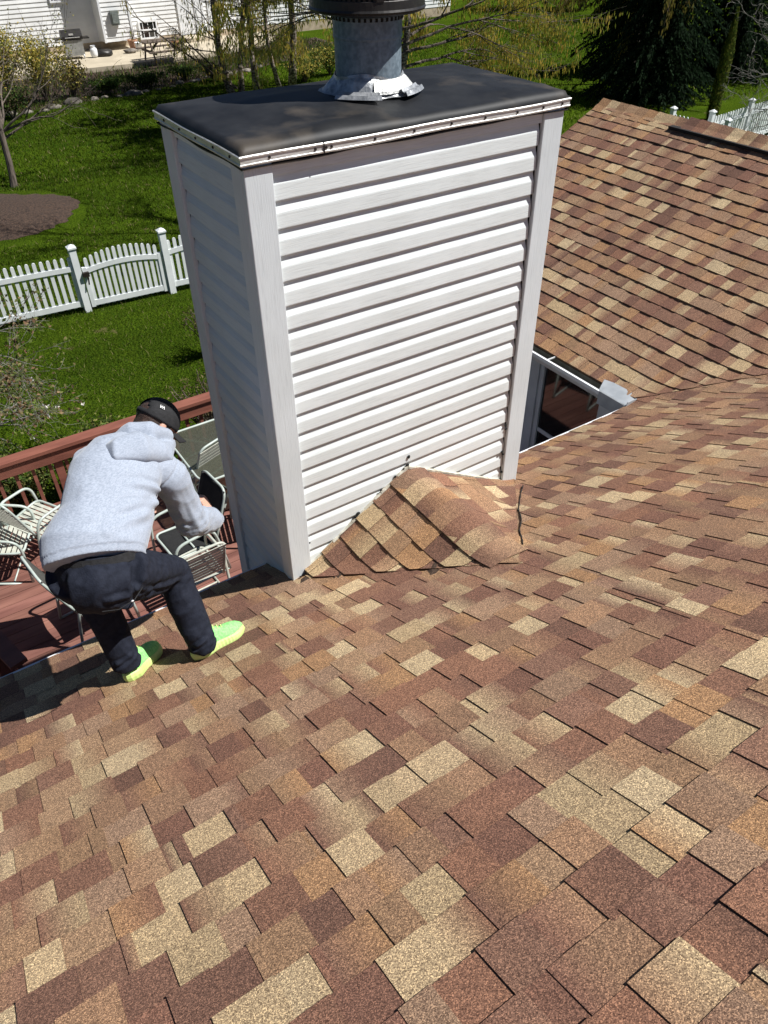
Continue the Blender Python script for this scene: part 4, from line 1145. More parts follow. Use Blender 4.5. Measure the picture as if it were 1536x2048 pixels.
# ================================================================== PICKET FENCES
m_pick = mat('picket_vinyl', (0.80, 0.82, 0.82), (0.70, 0.73, 0.72), 4, 0.5)
def picket_run(root, A, B, gate=False, arch=0.0, h=1.02, sp=0.118, gap0=0.06, pk_w=0.062, low=0.10):
    A = Vector((A[0], A[1], 0)); B = Vector((B[0], B[1], 0)); d = B - A; L = d.length; d.normalize(); ang = math.atan2(d.y, d.x)
    T = Matrix.Translation((A.x, A.y, GZ)) @ Matrix.Rotation(ang, 4, 'Z')
    n = int((L - 2 * gap0) / sp)
    for k in range(n + 1):
        x = gap0 + (L - 2 * gap0 - n * sp) / 2 + k * sp
        f = (x / L - .5) * 2; hh = h + arch * (1 - f * f) + (0)
        m1 = MB(); r = pk_w / 2
        prof = [(x - r, low), (x + r, low), (x + r, hh - r)] + [(x + r * math.cos(a), hh - r + r * 1.1 * math.sin(a)) for a in (0.6, 1.1, 1.57, 2.04, 2.54)] + [(x - r, hh - r)]
        f0 = [m1.vert(xform(T, (p[0], -.018, p[1]))) for p in prof]; f1 = [m1.vert(xform(T, (p[0], .006, p[1]))) for p in prof]
        m1.face(f0); m1.face(f1[::-1])
        for q in range(len(prof)): m1.face((f0[q], f0[(q + 1) % len(prof)], f1[(q + 1) % len(prof)], f1[q]))
        build('picket', m1, m_pick, root)
    m1 = MB(); m1.box(0.0, L, -.030, -.019, low + .02, low + .12, T); m1.box(0.0, L, .0065, .03, low + .02, low + .12, T)
    if arch > 0.02:
        for j in range(10):
            xa = L * j / 10; xb = L * (j + 1) / 10
            za = h - .20 + arch * .55 * (1 - (xa / L * 2 - 1) ** 2); zb_ = h - .20 + arch * .55 * (1 - (xb / L * 2 - 1) ** 2)
            m1.bar(xform(T, (xa, -.026, za)), xform(T, (xb, -.026, zb_)), .012, .085); m1.bar(xform(T, (xa, .018, za)), xform(T, (xb, .018, zb_)), .02, .085)
    else:
        m1.box(0.0, L, -.030, -.019, h - .25, h - .165, T); m1.box(0.0, L, .0065, .03, h - .25, h - .165, T)
    build('rail', m1, m_pick, root)
    if gate:
        for x in (0.0, L - .07):
            m1 = MB(); m1.box(x, x + .07, -.034, .032, low, h - .12, T); build('stile', m1, m_pick, root)
def post(root, p, h=1.17):
    p = (p[0], p[1])
    m1 = MB(); x, y = p; w_ = .058
    m1.box(x - w_, x + w_, y - w_, y + w_, GZ - .1, GZ + h)
    o = build('fence_post', m1, m_pick, root)
    m2 = MB(); m2.box(x - .075, x + .075, y - .075, y + .075, GZ + h + .001, GZ + h + .03)
    m2.lathe([(.1, 0), (.015, .045)], (x, y, GZ + h + .03), 4, math.pi / 4, math.pi / 4 + 2 * math.pi); build('post_cap', m2, m_pick, o)
P1 = gp(177, 622); P2 = gp(346, 585)
dv = (P2 - P1).normalized()
P0 = P1 - dv * 2.42; P3 = P2 + dv * 2.42
f1 = empty('picket_fence', (P1.x, P1.y, GZ), 'white picket fence with scalloped tops on the lawn left of the chimney', 'fence')
picket_run(f1, P0, P1, arch=0.03); post(f1, P0); post(f1, P1); post(f1, P2)
picket_run(f1, P2, P3, arch=0.14, h=.98); post(f1, P3)
picket_run(f1, P0 - dv * 2.42, P0, arch=0.03)
gt = empty('picket_gate', ((P1.x + P2.x) / 2, (P1.y + P2.y) / 2, GZ), 'white arched picket gate between two capped fence posts', 'gate')
picket_run(gt, P1 + dv * .085, P2 - dv * .085, gate=True, arch=0.15, h=.93, sp=.104, low=.07)
m1 = MB(); hp = P1 + dv * .12; m1.box(hp.x - .06, hp.x + .05, hp.y - .10, hp.y - .045, GZ + .66, GZ + .74); m1.tube([(hp.x + .02, hp.y - .09, GZ + .66), (hp.x + .0, hp.y - .1, GZ + .52)], .014, 6)
build('latch', m1, MT['screw'], gt)
FA = gp(1346, 226, -1.93); FB = gp(1560, 274, -1.93); FC = gp(1424, 233, -1.93); FD = gp(1640, 168, -1.93)
FBe = FA + (FB - FA) * 1.6
f2 = empty('picket_fence', (FA.x, FA.y, GZ), 'white picket fence showing only its tops just beyond the wing ridge', 'fence')
picket_run(f2, FA, FBe, h=1.05, sp=.125)
for q in range(4): post(f2, FA + (FBe - FA) * (q / 3))
f3 = empty('picket_fence', (FC.x, FC.y, GZ), 'white picket fence running off to the right behind the bare twiggy tree', 'fence')
picket_run(f3, FC, FD, h=1.05, sp=.125)
for q in range(4): post(f3, FC + (FD - FC) * (q / 3))

# ================================================================== VEGETATION
def rot_about(v, axis, ang): return Matrix.Rotation(ang, 3, axis) @ v
def grow(mb, tips, p, d, L, r, lvl, rng, spread=0.6, up=0.1, wig=0.12, nseg=4, kids=(2, 4), rmin=0.003, shrink=0.68, sides=6):
    pts = [p.copy()]; rad = [r]; q = p.copy(); dd = d.copy()
    for k in range(nseg):
        dd = (dd + Vector((rng.gauss(0, wig), rng.gauss(0, wig), rng.gauss(0, wig) + up * 0.25))).normalized()
        q = q + dd * (L / nseg); pts.append(q.copy()); rad.append(max(r * (1 - 0.45 * (k + 1) / nseg), rmin * .6))
    mb.tube(pts, rad, max(3, sides - (0 if lvl > 2 else 2)), cap=False)
    if lvl <= 0:
        tips.append((pts, dd)); return
    n = rng.randint(*kids)
    for k in range(n):
        f = rng.uniform(0.35, 1.0) if k < n - 1 else 1.0
        i = min(int(f * nseg), nseg - 1); pos = pts[i] + (pts[i + 1] - pts[i]) * (f * nseg - i if f < 1 else 1)
        ax = dd.cross(Vector((rng.gauss(0, 1), rng.gauss(0, 1), rng.gauss(0, 1))))
        if ax.length < 1e-3: continue
        nd = rot_about(dd, ax.normalized(), rng.uniform(0.35, 1.0) * spread * (1.0 if k < n - 1 else 0.4)).normalized()
        grow(mb, tips, pos, nd, L * shrink * rng.uniform(0.75, 1.2), max(rad[i] * rng.uniform(0.45, 0.68), rmin), lvl - 1, rng, spread, up, wig, nseg, kids, rmin, shrink, sides)
    tips.append((pts[len(pts) // 2:], dd))
def leaf(mb, p, size, rng, col, flat=0.0):
    a = Vector((rng.gauss(0, 1), rng.gauss(0, 1), rng.gauss(0, 1) * (1 - flat))).normalized()
    b = a.cross(Vector((rng.gauss(0, 1), rng.gauss(0, 1), rng.gauss(0, 1)))).normalized()
    mb.poly([p - a * size * .5, p - b * size * .28, p + a * size * .5, p + b * size * .28], col)
def catkin(mb, p, L, w, rng, col):
    a = rng.uniform(0, 3.14); x = Vector((math.cos(a), math.sin(a), 0)) * w; y = Vector((-math.sin(a), math.cos(a), 0)) * w
    q = p + Vector((rng.gauss(0, .12) * L, rng.gauss(0, .12) * L, -L)); m_ = (p + q) / 2
    mb.poly([p, m_ + x, q, m_ - x], col); mb.poly([p, m_ + y, q, m_ - y], col)
m_bark = mat('brown_bark', (0.055, 0.042, 0.034), (0.15, 0.12, 0.095), 14, .95, .8, 18, stretch=(1, 1, .3))
m_birch = mat('birch_bark', (0.06, 0.04, 0.03), (0.40, 0.33, 0.27), 9, .85, .6, 14, stretch=(1, 1, 2.2), ramp=(.42, .62))
m_twig = mat('grey_twig', (0.11, 0.10, 0.088), (0.22, 0.205, 0.18), 20, .9)
m_leaf = mat('leaf', (1, 1, 1), vcol=True, rough=.9, trans=.35, spec=.08)
def scatter_col(rng, base, v=.35):
    k = rng.uniform(1 - v, 1 + v); return (base[0] * k, base[1] * k * rng.uniform(.92, 1.08), base[2] * k)
CATK = (0.60, 0.48, 0.12); CATK2 = (0.36, 0.38, 0.08)
def hang(mc, tips, rng, dens, L=0.09, w=0.006, drop=0.0, cols=(CATK, CATK2), rj=0.05, prune=None):
    for pts, dd in tips:
        for k in range(len(pts) - 1):
            n = int(dens * (pts[k + 1] - pts[k]).length + rng.random())
            for _ in range(n):
                f = rng.random(); p = pts[k] + (pts[k + 1] - pts[k]) * f + Vector((rng.gauss(0, rj), rng.gauss(0, rj), rng.uniform(-drop, 0.02)))
                if prune and proj(p)[0] < prune and rng.random() < .9: continue
                catkin(mc, p, L * rng.uniform(.6, 1.3), w, rng, scatter_col(rng, rng.choice(cols)))
def leafs(ml, tips, rng, dens, size, cols, rj=.05):
    for pts, dd in tips:
        for k in range(len(pts) - 1):
            n = int(dens * (pts[k + 1] - pts[k]).length + rng.random())
            for _ in range(n):
                f = rng.random(); p = pts[k] + (pts[k + 1] - pts[k]) * f + Vector((rng.gauss(0, rj), rng.gauss(0, rj), rng.gauss(0, rj)))
                leaf(ml, p, size * rng.uniform(.6, 1.4), rng, scatter_col(rng, rng.choice(cols)))

# birch clump at the far bed (trunks seen left of the chimney top)
rng = random.Random(77)
bc = empty('birch_tree', (12.2, 26.6, GZ), 'multi-stemmed brown and white barked birch left of the flue pipe, hung with catkins', 'tree')
mt_ = MB(); mtw = MB(); mc = MB(); tips = []
for (px, py, lx, ly, H_, r) in ((462, 186, -.10, .0, 9, .13), (520, 178, -.05, .1, 9.5, .12), (590, 172, .0, .0, 10, .14), (488, 184, .12, .05, 9, .10), (556, 174, -.12, -.05, 9, .08)):
    b0 = gp(px, py); pts = []; rad = []
    for k in range(12):
        f = k / 11; pts.append(b0 + Vector((lx * H_ * f + .12 * math.sin(k * 1.1 + px), ly * H_ * f + .1 * math.cos(k * .9 + px), H_ * f))); rad.append(r * (1 - .7 * f) * (1.25 if k == 0 else 1))
    mt_.tube(pts, rad, 9)
    for k in range(26):
        i = rng.randint(1, 10); a = rng.uniform(0, 6.28); d = Vector((math.cos(a), math.sin(a), rng.uniform(.1, .9))).normalized()
        grow(mtw, tips, pts[i] + (pts[i + 1] - pts[i]) * rng.random() if i < 11 else pts[i], d, rng.uniform(.9, 1.7), .022, 2, rng, .8, -.15, .16, 4, (2, 4), .004)
for (a, b_, r) in (((475, 186), (278, 40), .045), ((470, 182), (350, 60), .04)):
    A = gp(*a) + Vector((0, 0, .1)); B = at(b_[0], b_[1], 1, A.y - 1.0)
    pts = [A + (B - A) * (k / 8) + Vector((.06 * math.sin(k * 2), 0, .05 * math.cos(k * 2.3))) for k in range(9)]
    mtw.tube(pts, [r * (1 - .6 * k / 8) for k in range(9)], 7)
    for k in range(2, 9):
        for q in range(2): grow(mtw, tips, pts[k], Vector((rng.uniform(-1, .4), rng.uniform(-1, .5), rng.uniform(-.2, .8))).normalized(), .8, .014, 1, rng, .8, -.1, .2, 4, (2, 4), .004)
hang(mc, tips, rng, 34, .17, .015, .12, rj=.10, prune=425)
build('trunk', mt_, m_birch, bc, smooth=True); build('branches', mtw, m_bark, bc); build('catkins', mc, m_leaf, bc)

# nearer birch, trunk hidden behind the chimney, its hanging sprays either side of the pipe
rng = random.Random(5)
b2 = empty('birch_tree', (11.8, 16.4, GZ), 'spreading birch full of yellow-green catkins behind the flue pipe', 'tree')
mt_ = MB(); mtw = MB(); mc = MB(); tips = []
for (lx, ly) in ((.02, .02), (.16, .05), (-.10, .04)):
    base = Vector((11.8, 16.4, GZ)); pts = [base + Vector((lx * 8 * k / 9, ly * 8 * k / 9 + .07 * math.sin(k * 1.4), 7.5 * k / 9)) for k in range(10)]
    mt_.tube(pts, [.11 * (1 - .65 * k / 9) for k in range(10)], 9)
    for k in range(22):
        i = rng.randint(4, 8); a = rng.uniform(0, 6.28); d = Vector((math.cos(a), math.sin(a), rng.uniform(-.05, .8))).normalized()
        grow(mtw, tips, pts[i] + (pts[i + 1] - pts[i]) * rng.random(), d, rng.uniform(1.1, 1.9), .03, 2, rng, .75, -.10, .15, 4, (2, 4), .004)
for d, z0, L in (((1, .1, .10), -.9, 2.6), ((1, -.2, .22), -.4, 2.6), ((.9, .3, .0), -1.1, 2.2), ((.8, -.5, .3), 0, 2.3), ((1, .0, .35), .4, 2.6), ((1, .4, .2), -.3, 2.8), ((1, -.4, .1), -.6, 2.4), ((.7, .7, .3), .1, 2.6), ((1, .15, .5), .8, 2.8), ((1, -.3, .55), 1.2, 3), ((-.6, .9, .2), -.2, 2.2), ((-.9, .5, .3), .3, 2.4), ((1, .6, .4), 1.0, 3), ((.3, 1, .2), .2, 2.2)):
    grow(mtw, tips, Vector((11.9, 16.4, z0)), Vector(d).normalized(), L, .045, 3, rng, .6, -.05, .1, 5, (3, 4), .004)
hang(mc, tips, rng, 26, .14, .015, .14, rj=.09)
build('trunk', mt_, m_birch, b2, smooth=True); build('branches', mtw, m_bark, b2); build('catkins', mc, m_leaf, b2)

# bare tree whose shadow falls over gate and lawn (stands behind the chimney)
rng = random.Random(15)
b3 = empty('young_tree', (7.9, 11.5, GZ), 'young bare tree standing behind the chimney, shadow falling over the gate', 'tree')
mt_ = MB(); tips = []
mt_.tube([(7.9, 11.5, GZ), (7.9, 11.5, GZ + 2.4), (7.88, 11.5, GZ + 4.9)], [.11, .09, .08], 9)
for k in range(7):
    a = 6.283 * k / 7; grow(mt_, tips, Vector((7.88, 11.5, GZ + 4.6 + .12 * k)), Vector((math.cos(a) * .7, math.sin(a) * .7, .8)).normalized(), 1.9, .05, 3, rng, .7, .1, .08, 5, (3, 4), .011, .7)
build('trunk', mt_, m_bark, b3)
ml = MB(); leafs(ml, tips, rng, 9, .07, [(.16, .17, .05), (.2, .16, .07)], .08); build('leaves', ml, m_leaf, b3)

rng = random.Random(19)
b7 = empty('maple_tree', (13.0, 21.0, GZ), 'budding tree between the two birches, mostly behind the chimney', 'tree')
mt_ = MB(); tips = []
mt_.tube([(13.0, 21.0, GZ), (13.0, 21.0, GZ + 2.5), (13.05, 21.0, GZ + 4.6)], [.12, .10, .08], 9)
for k in range(12):
    a = 6.283 * k / 12; grow(mt_, tips, Vector((13.03, 21.0, GZ + 3.4 + .15 * k)), Vector((math.cos(a) * .9, math.sin(a) * .9, .7)).normalized(), 2.2, .05, 3, rng, .7, .1, .08, 5, (3, 4), .007, .7)
build('trunk', mt_, m_bark, b7)
ml = MB(); leafs(ml, tips, rng, 26, .15, [(.16, .17, .05), (.2, .16, .07)], .14); build('leaves', ml, m_leaf, b7)

# left tree in the mulch ring
rng = random.Random(41)
t1 = empty('lawn_tree', (1.95, 19.0, GZ), 'leaning young tree with yellow buds rising from the round mulch bed', 'tree')
mt_ = MB(); tips = []
A = gp(28, 374); B = at(2, 262, 1, A.y + .1)
base = A + Vector((0, 0, -.05)); top = A + (B - A) * 1.55
pts = [base + (top - base) * (k / 6) + Vector((.02 * math.sin(k), 0, 0)) for k in range(7)]
mt_.tube(pts, [.10, .082, .078, .075, .07, .066, .06], 10, cap=False)
for k in range(9):
    a = rng.uniform(0, 6.28); grow(mt_, tips, pts[6] - Vector((0, 0, rng.uniform(0, .9))), Vector((math.cos(a) + .25, math.sin(a), rng.uniform(.2, .9))).normalized(), rng.uniform(.9, 1.4), .032, 3, rng, .7, .1, .14, 4, (2, 4), .004, .72)
build('trunk', mt_, m_bark, t1)
ml = MB(); leafs(ml, tips, rng, 9, .055, [(.24, .20, .05), (.15, .17, .05), (.10, .13, .04)]); build('leaves', ml, m_leaf, t1)

# shrubs of the planting bed
def shrub(name, c, rx, ry, h, n, size, cols, label, seed, cat='shrub', tw=18, mat_=None, group=None):
    r_ = random.Random(seed); root = empty(name, c, label, cat, group); ml = MB(); mt = MB(); c = Vector(c); tp = []
    for k in range(tw):
        a = r_.uniform(0, 6.28); e = r_.uniform(.2, 1)
        d = Vector((math.cos(a) * rx * e, math.sin(a) * ry * e, h * r_.uniform(.7, 1.05)))
        pts = [c + Vector((d.x * f, d.y * f, d.z * (f ** .7))) + Vector((r_.gauss(0, .03), r_.gauss(0, .03), 0)) * (f > 0) for f in (0, .3, .6, .85, 1)]
        mt.tube(pts, [.014, .011, .008, .006, .003], 4, cap=False); tp.append(pts)
    for k in range(n):
        p = r_.choice(tp); i = r_.randint(1, 3); q = p[i] + (p[i + 1] - p[i]) * r_.random()
        q = q + Vector((r_.gauss(0, rx * .16), r_.gauss(0, ry * .16), r_.gauss(0, h * .07)))
        if q.z < c.z + .01: q.z = c.z + .02
        leaf(ml, q, size * r_.uniform(.6, 1.4), r_, scatter_col(r_, r_.choice(cols), .45))
    build('stems', mt, mat_ or m_bark, root); build('leaves', ml, m_leaf, root); return root
YEL = [(.46, .36, .07), (.30, .27, .06), (.16, .18, .04), (.52, .42, .12)]
GRN = [(.045, .085, .02), (.07, .12, .025), (.03, .06, .016), (.10, .13, .03)]
BRN = [(.09, .065, .035), (.13, .10, .05), (.06, .05, .03)]
for i, (px, py, rx, ry, h, n, cols, lab) in enumerate((
        (30, 215, 1.1, .9, 2.3, 5200, YEL, 'yellow-green budding shrub at the left edge beyond the lawn'),
        (95, 205, 1.0, .8, 1.9, 4600, YEL, 'yellow budding shrub beside the patio corner'),
        (150, 196, .7, .7, 1.1, 2600, BRN + YEL, 'brown twiggy low shrub in front of the gas barbecue'),
        (30, 240, .9, .6, .9, 2400, BRN + GRN, 'low twiggy shrub at the stone edge on the far left'),
        (215, 190, .8, .5, .55, 2600, GRN, 'low dark green plant clump below the patio, leftmost of three'),
        (290, 176, .9, .5, .5, 2600, GRN, 'low dark green plant clump below the picnic table'),
        (370, 160, .8, .5, .5, 2400, GRN, 'low dark green plant clump below the patio, nearest the birch stems'),
        (430, 165, .5, .4, .6, 1200, BRN + GRN, 'twiggy shoots at the foot of the birch stems'),
        (610, 165, 1.0, .6, .8, 3000, YEL + GRN, 'yellow-green shrub behind the flue pipe'),
        (660, 150, 1.2, .7, 1.0, 3000, YEL + GRN, 'taller yellow-green shrub just left of the flue pipe'))):
    c = gp(px, py); shrub('shrub', (c.x, c.y, GZ), rx, ry, h, n, .075, cols, lab, 100 + i)
# ornamental grass and bulbs as ground cover in the bed
r_ = random.Random(9); mg = MB()
for k in range(9000):
    x = r_.uniform(-2, 19.5); y0 = edge_y(x) + .15; y1 = min(33.2 + max(0, x - 9) * .35, 35.2)
    y = r_.uniform(y0, y1)
    if y1 <= y0: continue
    h = r_.uniform(.05, .28); a = r_.uniform(0, 6.28); p = Vector((x, y, GZ)); l_ = Vector((r_.gauss(0, .3) * h, r_.gauss(0, .3) * h, h)); s_ = Vector((math.cos(a), math.sin(a), 0)) * .018
    mg.poly([p - s_, p + s_, p + l_], scatter_col(r_, r_.choice(GRN + BRN), .4))
tag(build('ground_cover', mg, m_leaf), 'low mixed green and brown ground cover in the planting bed', 'ground cover', kind='stuff')
# spruce, arborvitae
def spruce(c, R, Hh, label, seed):
    r_ = random.Random(seed); root = empty('spruce_tree', c, label, 'tree'); mt = MB(); ml = MB(); c = Vector(c)
    mt.tube([c, c + Vector((0, 0, Hh * .5)), c + Vector((0, 0, Hh))], [.2, .12, .02], 10); build('trunk', mt, m_bark, root)
    z = .15
    while z < Hh:
        f = z / Hh; rr = R * (1 - f) ** .8 + .1
        nb = int(10 + 8 * (1 - f))
        for k in range(nb):
            a = 6.283 * k / nb + r_.uniform(-.25, .25); L = rr * r_.uniform(.7, 1.12); d = Vector((math.cos(a), math.sin(a), 0))
            n = max(4, int(L / .09))
            for j in range(n):
                t = j / n; p = c + Vector((0, 0, z)) + d * L * t + Vector((0, 0, -.35 * L * t * t + .06 * math.sin(t * 3)))
                for q in range(5):
                    col = scatter_col(r_, (.016, .030, .014), .5); w_ = .16 * (1.15 - t)
                    s_ = Vector((-d.y, d.x, 0)) * r_.uniform(-1, 1) * (w_ * 1.9) + Vector((0, 0, -abs(r_.gauss(0, .07))))
                    e = s_ + d * r_.uniform(.05, .16); nrm = Vector((0, 0, .02)) + Vector((r_.gauss(0, .02), r_.gauss(0, .02), 0))
                    ml.poly([p, p + e * .6 + nrm, p + e + Vector((0, 0, -.05)), p + e * .6 - nrm], col)
        z += .22
    build('needles', ml, m_leaf, root)
spruce((23.0, 16.9, GZ), 2.6, 8.5, 'tall dark spruce beyond the lawn, behind the roof wing', 3)
spruce((28.5, 17.8, GZ), 2.4, 8.0, 'dark spruce farther right, behind the bare twiggy tree', 4)
spruce((26.0, 20.5, GZ), 2.4, 9.0, 'dark spruce behind and between the two nearer ones', 6)
r_ = random.Random(12); c = gp(1422, 240); ar = empty('arborvitae', (c.x, c.y, GZ), 'narrow yellow-green arborvitae column beside the picket fence corner', 'tree'); ml = MB(); mt = MB()
mt.tube([c, c + Vector((0, 0, 2.7))], [.05, .01], 6); build('trunk', mt, m_bark, ar)
for k in range(6500):
    z = r_.uniform(0, 3.0); rr = .20 * min(1, (3.1 - z) / 1.2); a = r_.uniform(0, 6.28); q = math.sqrt(r_.random()) * rr
    p = c + Vector((math.cos(a) * q, math.sin(a) * q, z)); d = Vector((r_.gauss(0, .02), r_.gauss(0, .02), .07)); s_ = Vector((math.cos(a + 1.3), math.sin(a + 1.3), 0)) * .022
    ml.poly([p - s_, p + s_, p + d], scatter_col(r_, r_.choice([(.10, .13, .02), (.06, .09, .018), (.14, .15, .03)]), .4))
build('foliage', ml, m_leaf, ar)
# catkin curtain in front of the spruce
rng = random.Random(61); b4 = empty('birch_tree', (24.3, 18.9, GZ), 'birch with dense yellow hanging catkins in front of the dark spruce', 'tree')
mt_ = MB(); mtw = MB(); mc = MB(); tips = []
pts = [Vector((24.3 - .03 * k, 18.9, GZ + .9 * k)) for k in range(10)]; mt_.tube(pts, [.12 * (1 - .07 * k) for k in range(10)], 8)
for k in range(30):
    i = rng.randint(4, 8); a = rng.uniform(1.5, 4.4); grow(mtw, tips, pts[i] + Vector((math.cos(a) * 1.2, math.sin(a) * 1.2, 0)), Vector((math.cos(a), math.sin(a) , rng.uniform(-.15, .4))).normalized(), rng.uniform(1.0, 1.6), .022, 2, rng, .7, -.45, .15, 4, (2, 4), .004)
hang(mc, tips, rng, 34, .17, .015, .3, cols=((.30, .25, .06), (.20, .18, .05), (.36, .29, .10)), rj=.09)
build('trunk', mt_, m_bark, b4); build('branches', mtw, m_bark, b4); build('catkins', mc, m_leaf, b4)
# bare curly-twigged tree on the right
rng = random.Random(23); b5 = empty('bare_tree', (21.5, 10.2, GZ), 'bare grey tree with curling twigs at the right edge over the fence', 'tree')
mt_ = MB(); tips = []
for k in range(5):
    grow(mt_, tips, Vector((20.6, 9.6, GZ + .6 + .3 * k)), Vector((rng.uniform(-.3, .5), rng.uniform(-.6, .9), rng.uniform(.5, 1))).normalized(), rng.uniform(1.4, 1.9), .04, 4, rng, .85, -.02, .30, 6, (2, 4), .0055, .66)
mt_.tube([(20.6, 9.6, GZ), (20.6, 9.62, GZ + 1.9)], [.1, .06], 8)
build('trunk', mt_, m_twig, b5)
# brush at the far end of the lawn
for i, (px, py, lab) in enumerate(((1010, 18, 'brown brush at the far lawn end, leftmost'), (1090, 18, 'brown brush at the far lawn end, middle of the row'), (1160, 22, 'yellow-brown brush at the far lawn end, nearest the spruce'), (1230, 40, 'brown brush at the foot of the spruces'), (760, 30, 'green brush hidden behind the flue cap'), (880, 22, 'green and yellow brush right of the flue cap'))):
    c = gp(px, py); shrub('shrub', (c.x, c.y, GZ), 2.2, 1.4, 2.2, 3600, .15, BRN + YEL if i < 4 else GRN + YEL, lab, 300 + i, tw=24)
mw = MB(); r_ = random.Random(88)  # unseen ring of trees, added to cut light from the horizon
for k in range(46):
    a = math.radians(-170 + 340 * k / 45) + math.radians(90 + 35) ; R_ = r_.uniform(58, 80); cx, cy = 5 + R_ * math.cos(a), 8 + R_ * math.sin(a)
    hh = r_.uniform(8, 13)
    mw.tube([(cx, cy, GZ), (cx, cy, GZ + hh * .6)], [.3, .15], 6, col=(.06, .045, .035))
    for q in range(420):
        th = r_.uniform(0, 6.283); ph = math.acos(r_.uniform(-1, 1)); rr = r_.uniform(.55, 1) ** .4
        p = Vector((cx + 4.8 * rr * math.sin(ph) * math.cos(th), cy + 4.8 * rr * math.sin(ph) * math.sin(th), GZ + hh * .55 + hh * .45 * rr * math.cos(ph)))
        leaf(mw, p, r_.uniform(.9, 1.9), r_, scatter_col(r_, (.045, .06, .02), .5))
tag(build('sky_block_trees', mw, m_leaf), 'unseen far belt of budding trees added to block the low sky', 'trees', kind='stuff')
# flowering crabapple reaching over the railing at the left
rng = random.Random(52); b6 = empty('crabapple_tree', (-1.55, 7.0, GZ), 'thin blossoming crabapple reaching over the left end of the deck railing', 'tree')
mt_ = MB(); tips = []
for k in range(15):
    z = rng.uniform(.5, 1.9); a = rng.uniform(-1.3, 1.2)
    grow(mt_, tips, Vector((-1.45, 6.8, GZ + z)), Vector((math.cos(a) * .8, math.sin(a) * .9, rng.uniform(-.1, .8))).normalized(), rng.uniform(.65, 1.0), .016, 3, rng, .75, .0, .2, 4, (2, 4), .0025, .66)
mt_.tube([(-1.5, 6.9, GZ), (-1.47, 6.85, GZ + 1.0), (-1.45, 6.8, GZ + 2.4)], [.06, .05, .03], 8)
build('trunk', mt_, m_twig, b6)
ml = MB(); leafs(ml, tips, rng, 20, .05, [(.26, .19, .10), (.16, .17, .06), (.20, .12, .07), (.12, .15, .04)], .03); build('leaves', ml, m_leaf, b6)
ml = MB()
for pts, dd in rng.sample(tips, min(14, len(tips))):
    for q in range(5): leaf(ml, pts[-1] + Vector((rng.gauss(0, .02), rng.gauss(0, .02), rng.gauss(0, .015))), .045, rng, (.75, .70, .66))
build('blossoms', ml, m_leaf, b6)
# shrubs right behind the railing
shrub('shrub', (-1.0, 5.45, GZ), .5, .35, 1.05, 5200, .045, [(.05, .085, .02), (.10, .14, .035), (.20, .20, .06)], 'leafy green shrub behind the deck balusters, left one', 71, tw=24)
shrub('shrub', (-.1, 5.5, GZ), .55, .35, .95, 5200, .045, [(.05, .085, .02), (.10, .14, .035), (.20, .20, .06)], 'leafy green shrub behind the deck balusters, right one', 72, tw=24)
shrub('shrub', (1.55, 5.75, GZ), .65, .35, 1.0, 2200, .035, BRN + [(.2, .16, .08)], 'brown twiggy shrub between the railing and the chimney', 73, tw=40)
shrub('shrub', (2.55, 8.2, GZ), .35, .4, .9, 1500, .035, BRN, 'small reddish twiggy shrub at the chimney edge on the near lawn', 74, tw=36)

# ================================================================== PERSON
def V_(*a): return Vector(a)
person = empty('person', (-0.9, -0.3, 0.15), 'person in grey hoodie, black cap and lime trainers bending over the roof eave', 'person')
def rpt(px, py, off=0.0):
    r = ray(px, py); n_ = np.array([0, .5, 1.0]); t_ = (off - n_ @ CAM) / (n_ @ r); return Vector(CAM + r * t_)
lat = V_(.30, -.15, -.09).normalized()
PEL = V_(-1.03, -.33, .91); HL = V_(-1.115, -.30, .90); HR = V_(-.955, -.38, .88)
KL = V_(-1.06, -.10, .61); AL = V_(-1.04, -.265, .245); KR = V_(-.71, -.19, .605); AR = V_(-.70, -.40, .275)
CH_ = V_(-.80, 0, 1.09); UP_ = V_(-.70, .10, 1.12); NK = V_(-.60, .19, 1.12); HD = V_(-.495, .285, 1.105)
SL = V_(-.86, .17, 1.08); SR = V_(-.555, .03, .97); EL_ = V_(-.83, .30, .80); WL = V_(-.66, .38, .62); ER = V_(-.505, .03, .67); WR = V_(-.335, .165, .505)
Fh = V_(.63, -.12, -.77).normalized(); Uh = V_(.65, .29, .47); Uh = (Uh - Fh * Uh.dot(Fh)).normalized(); Sh = Fh.cross(Uh)
HT = Matrix(((Sh.x, Fh.x, Uh.x, HD.x), (Sh.y, Fh.y, Uh.y, HD.y), (Sh.z, Fh.z, Uh.z, HD.z), (0, 0, 0, 1)))
H3 = HT.to_3x3()
def hp_(x, y, z): return HT @ Vector((x, y, z))
# body: one continuous skin surface
mb = MB()
mb.ball(hp_(0, -.01, .03), .092, 12, H3, (.86, 1.06, 1.0)); mb.ball(hp_(0, .03, -.045), .062, 10, H3, (.95, 1.0, 1.05))
mb.tube([hp_(0, .055, -.09), hp_(0, .082, -.075)], [.024, .018], 10)
mb.tube([hp_(0, .088, .012), hp_(0, .108, -.022), hp_(0, .096, -.034)], [.009, .014, .012], 8)
mb.tube([hp_(-.02, .086, -.056), hp_(0, .094, -.054), hp_(.02, .086, -.056)], [.006, .009, .006], 8)
for s_ in (-1, 1):
    mb.ball(hp_(s_ * .082, -.012, -.012), .026, 8, H3, (.4, .75, 1.15)); mb.ball(hp_(s_ * .034, .080, .008), .014, 6, H3)
mb.tube([HD - Fh * .02 - Uh * .03, NK, UP_, CH_, (CH_ + PEL) / 2, PEL], [.058, .062, .12, .14, .12, .13], 14, ry=[.058, .06, .08, .10, .09, .10], up=lat)
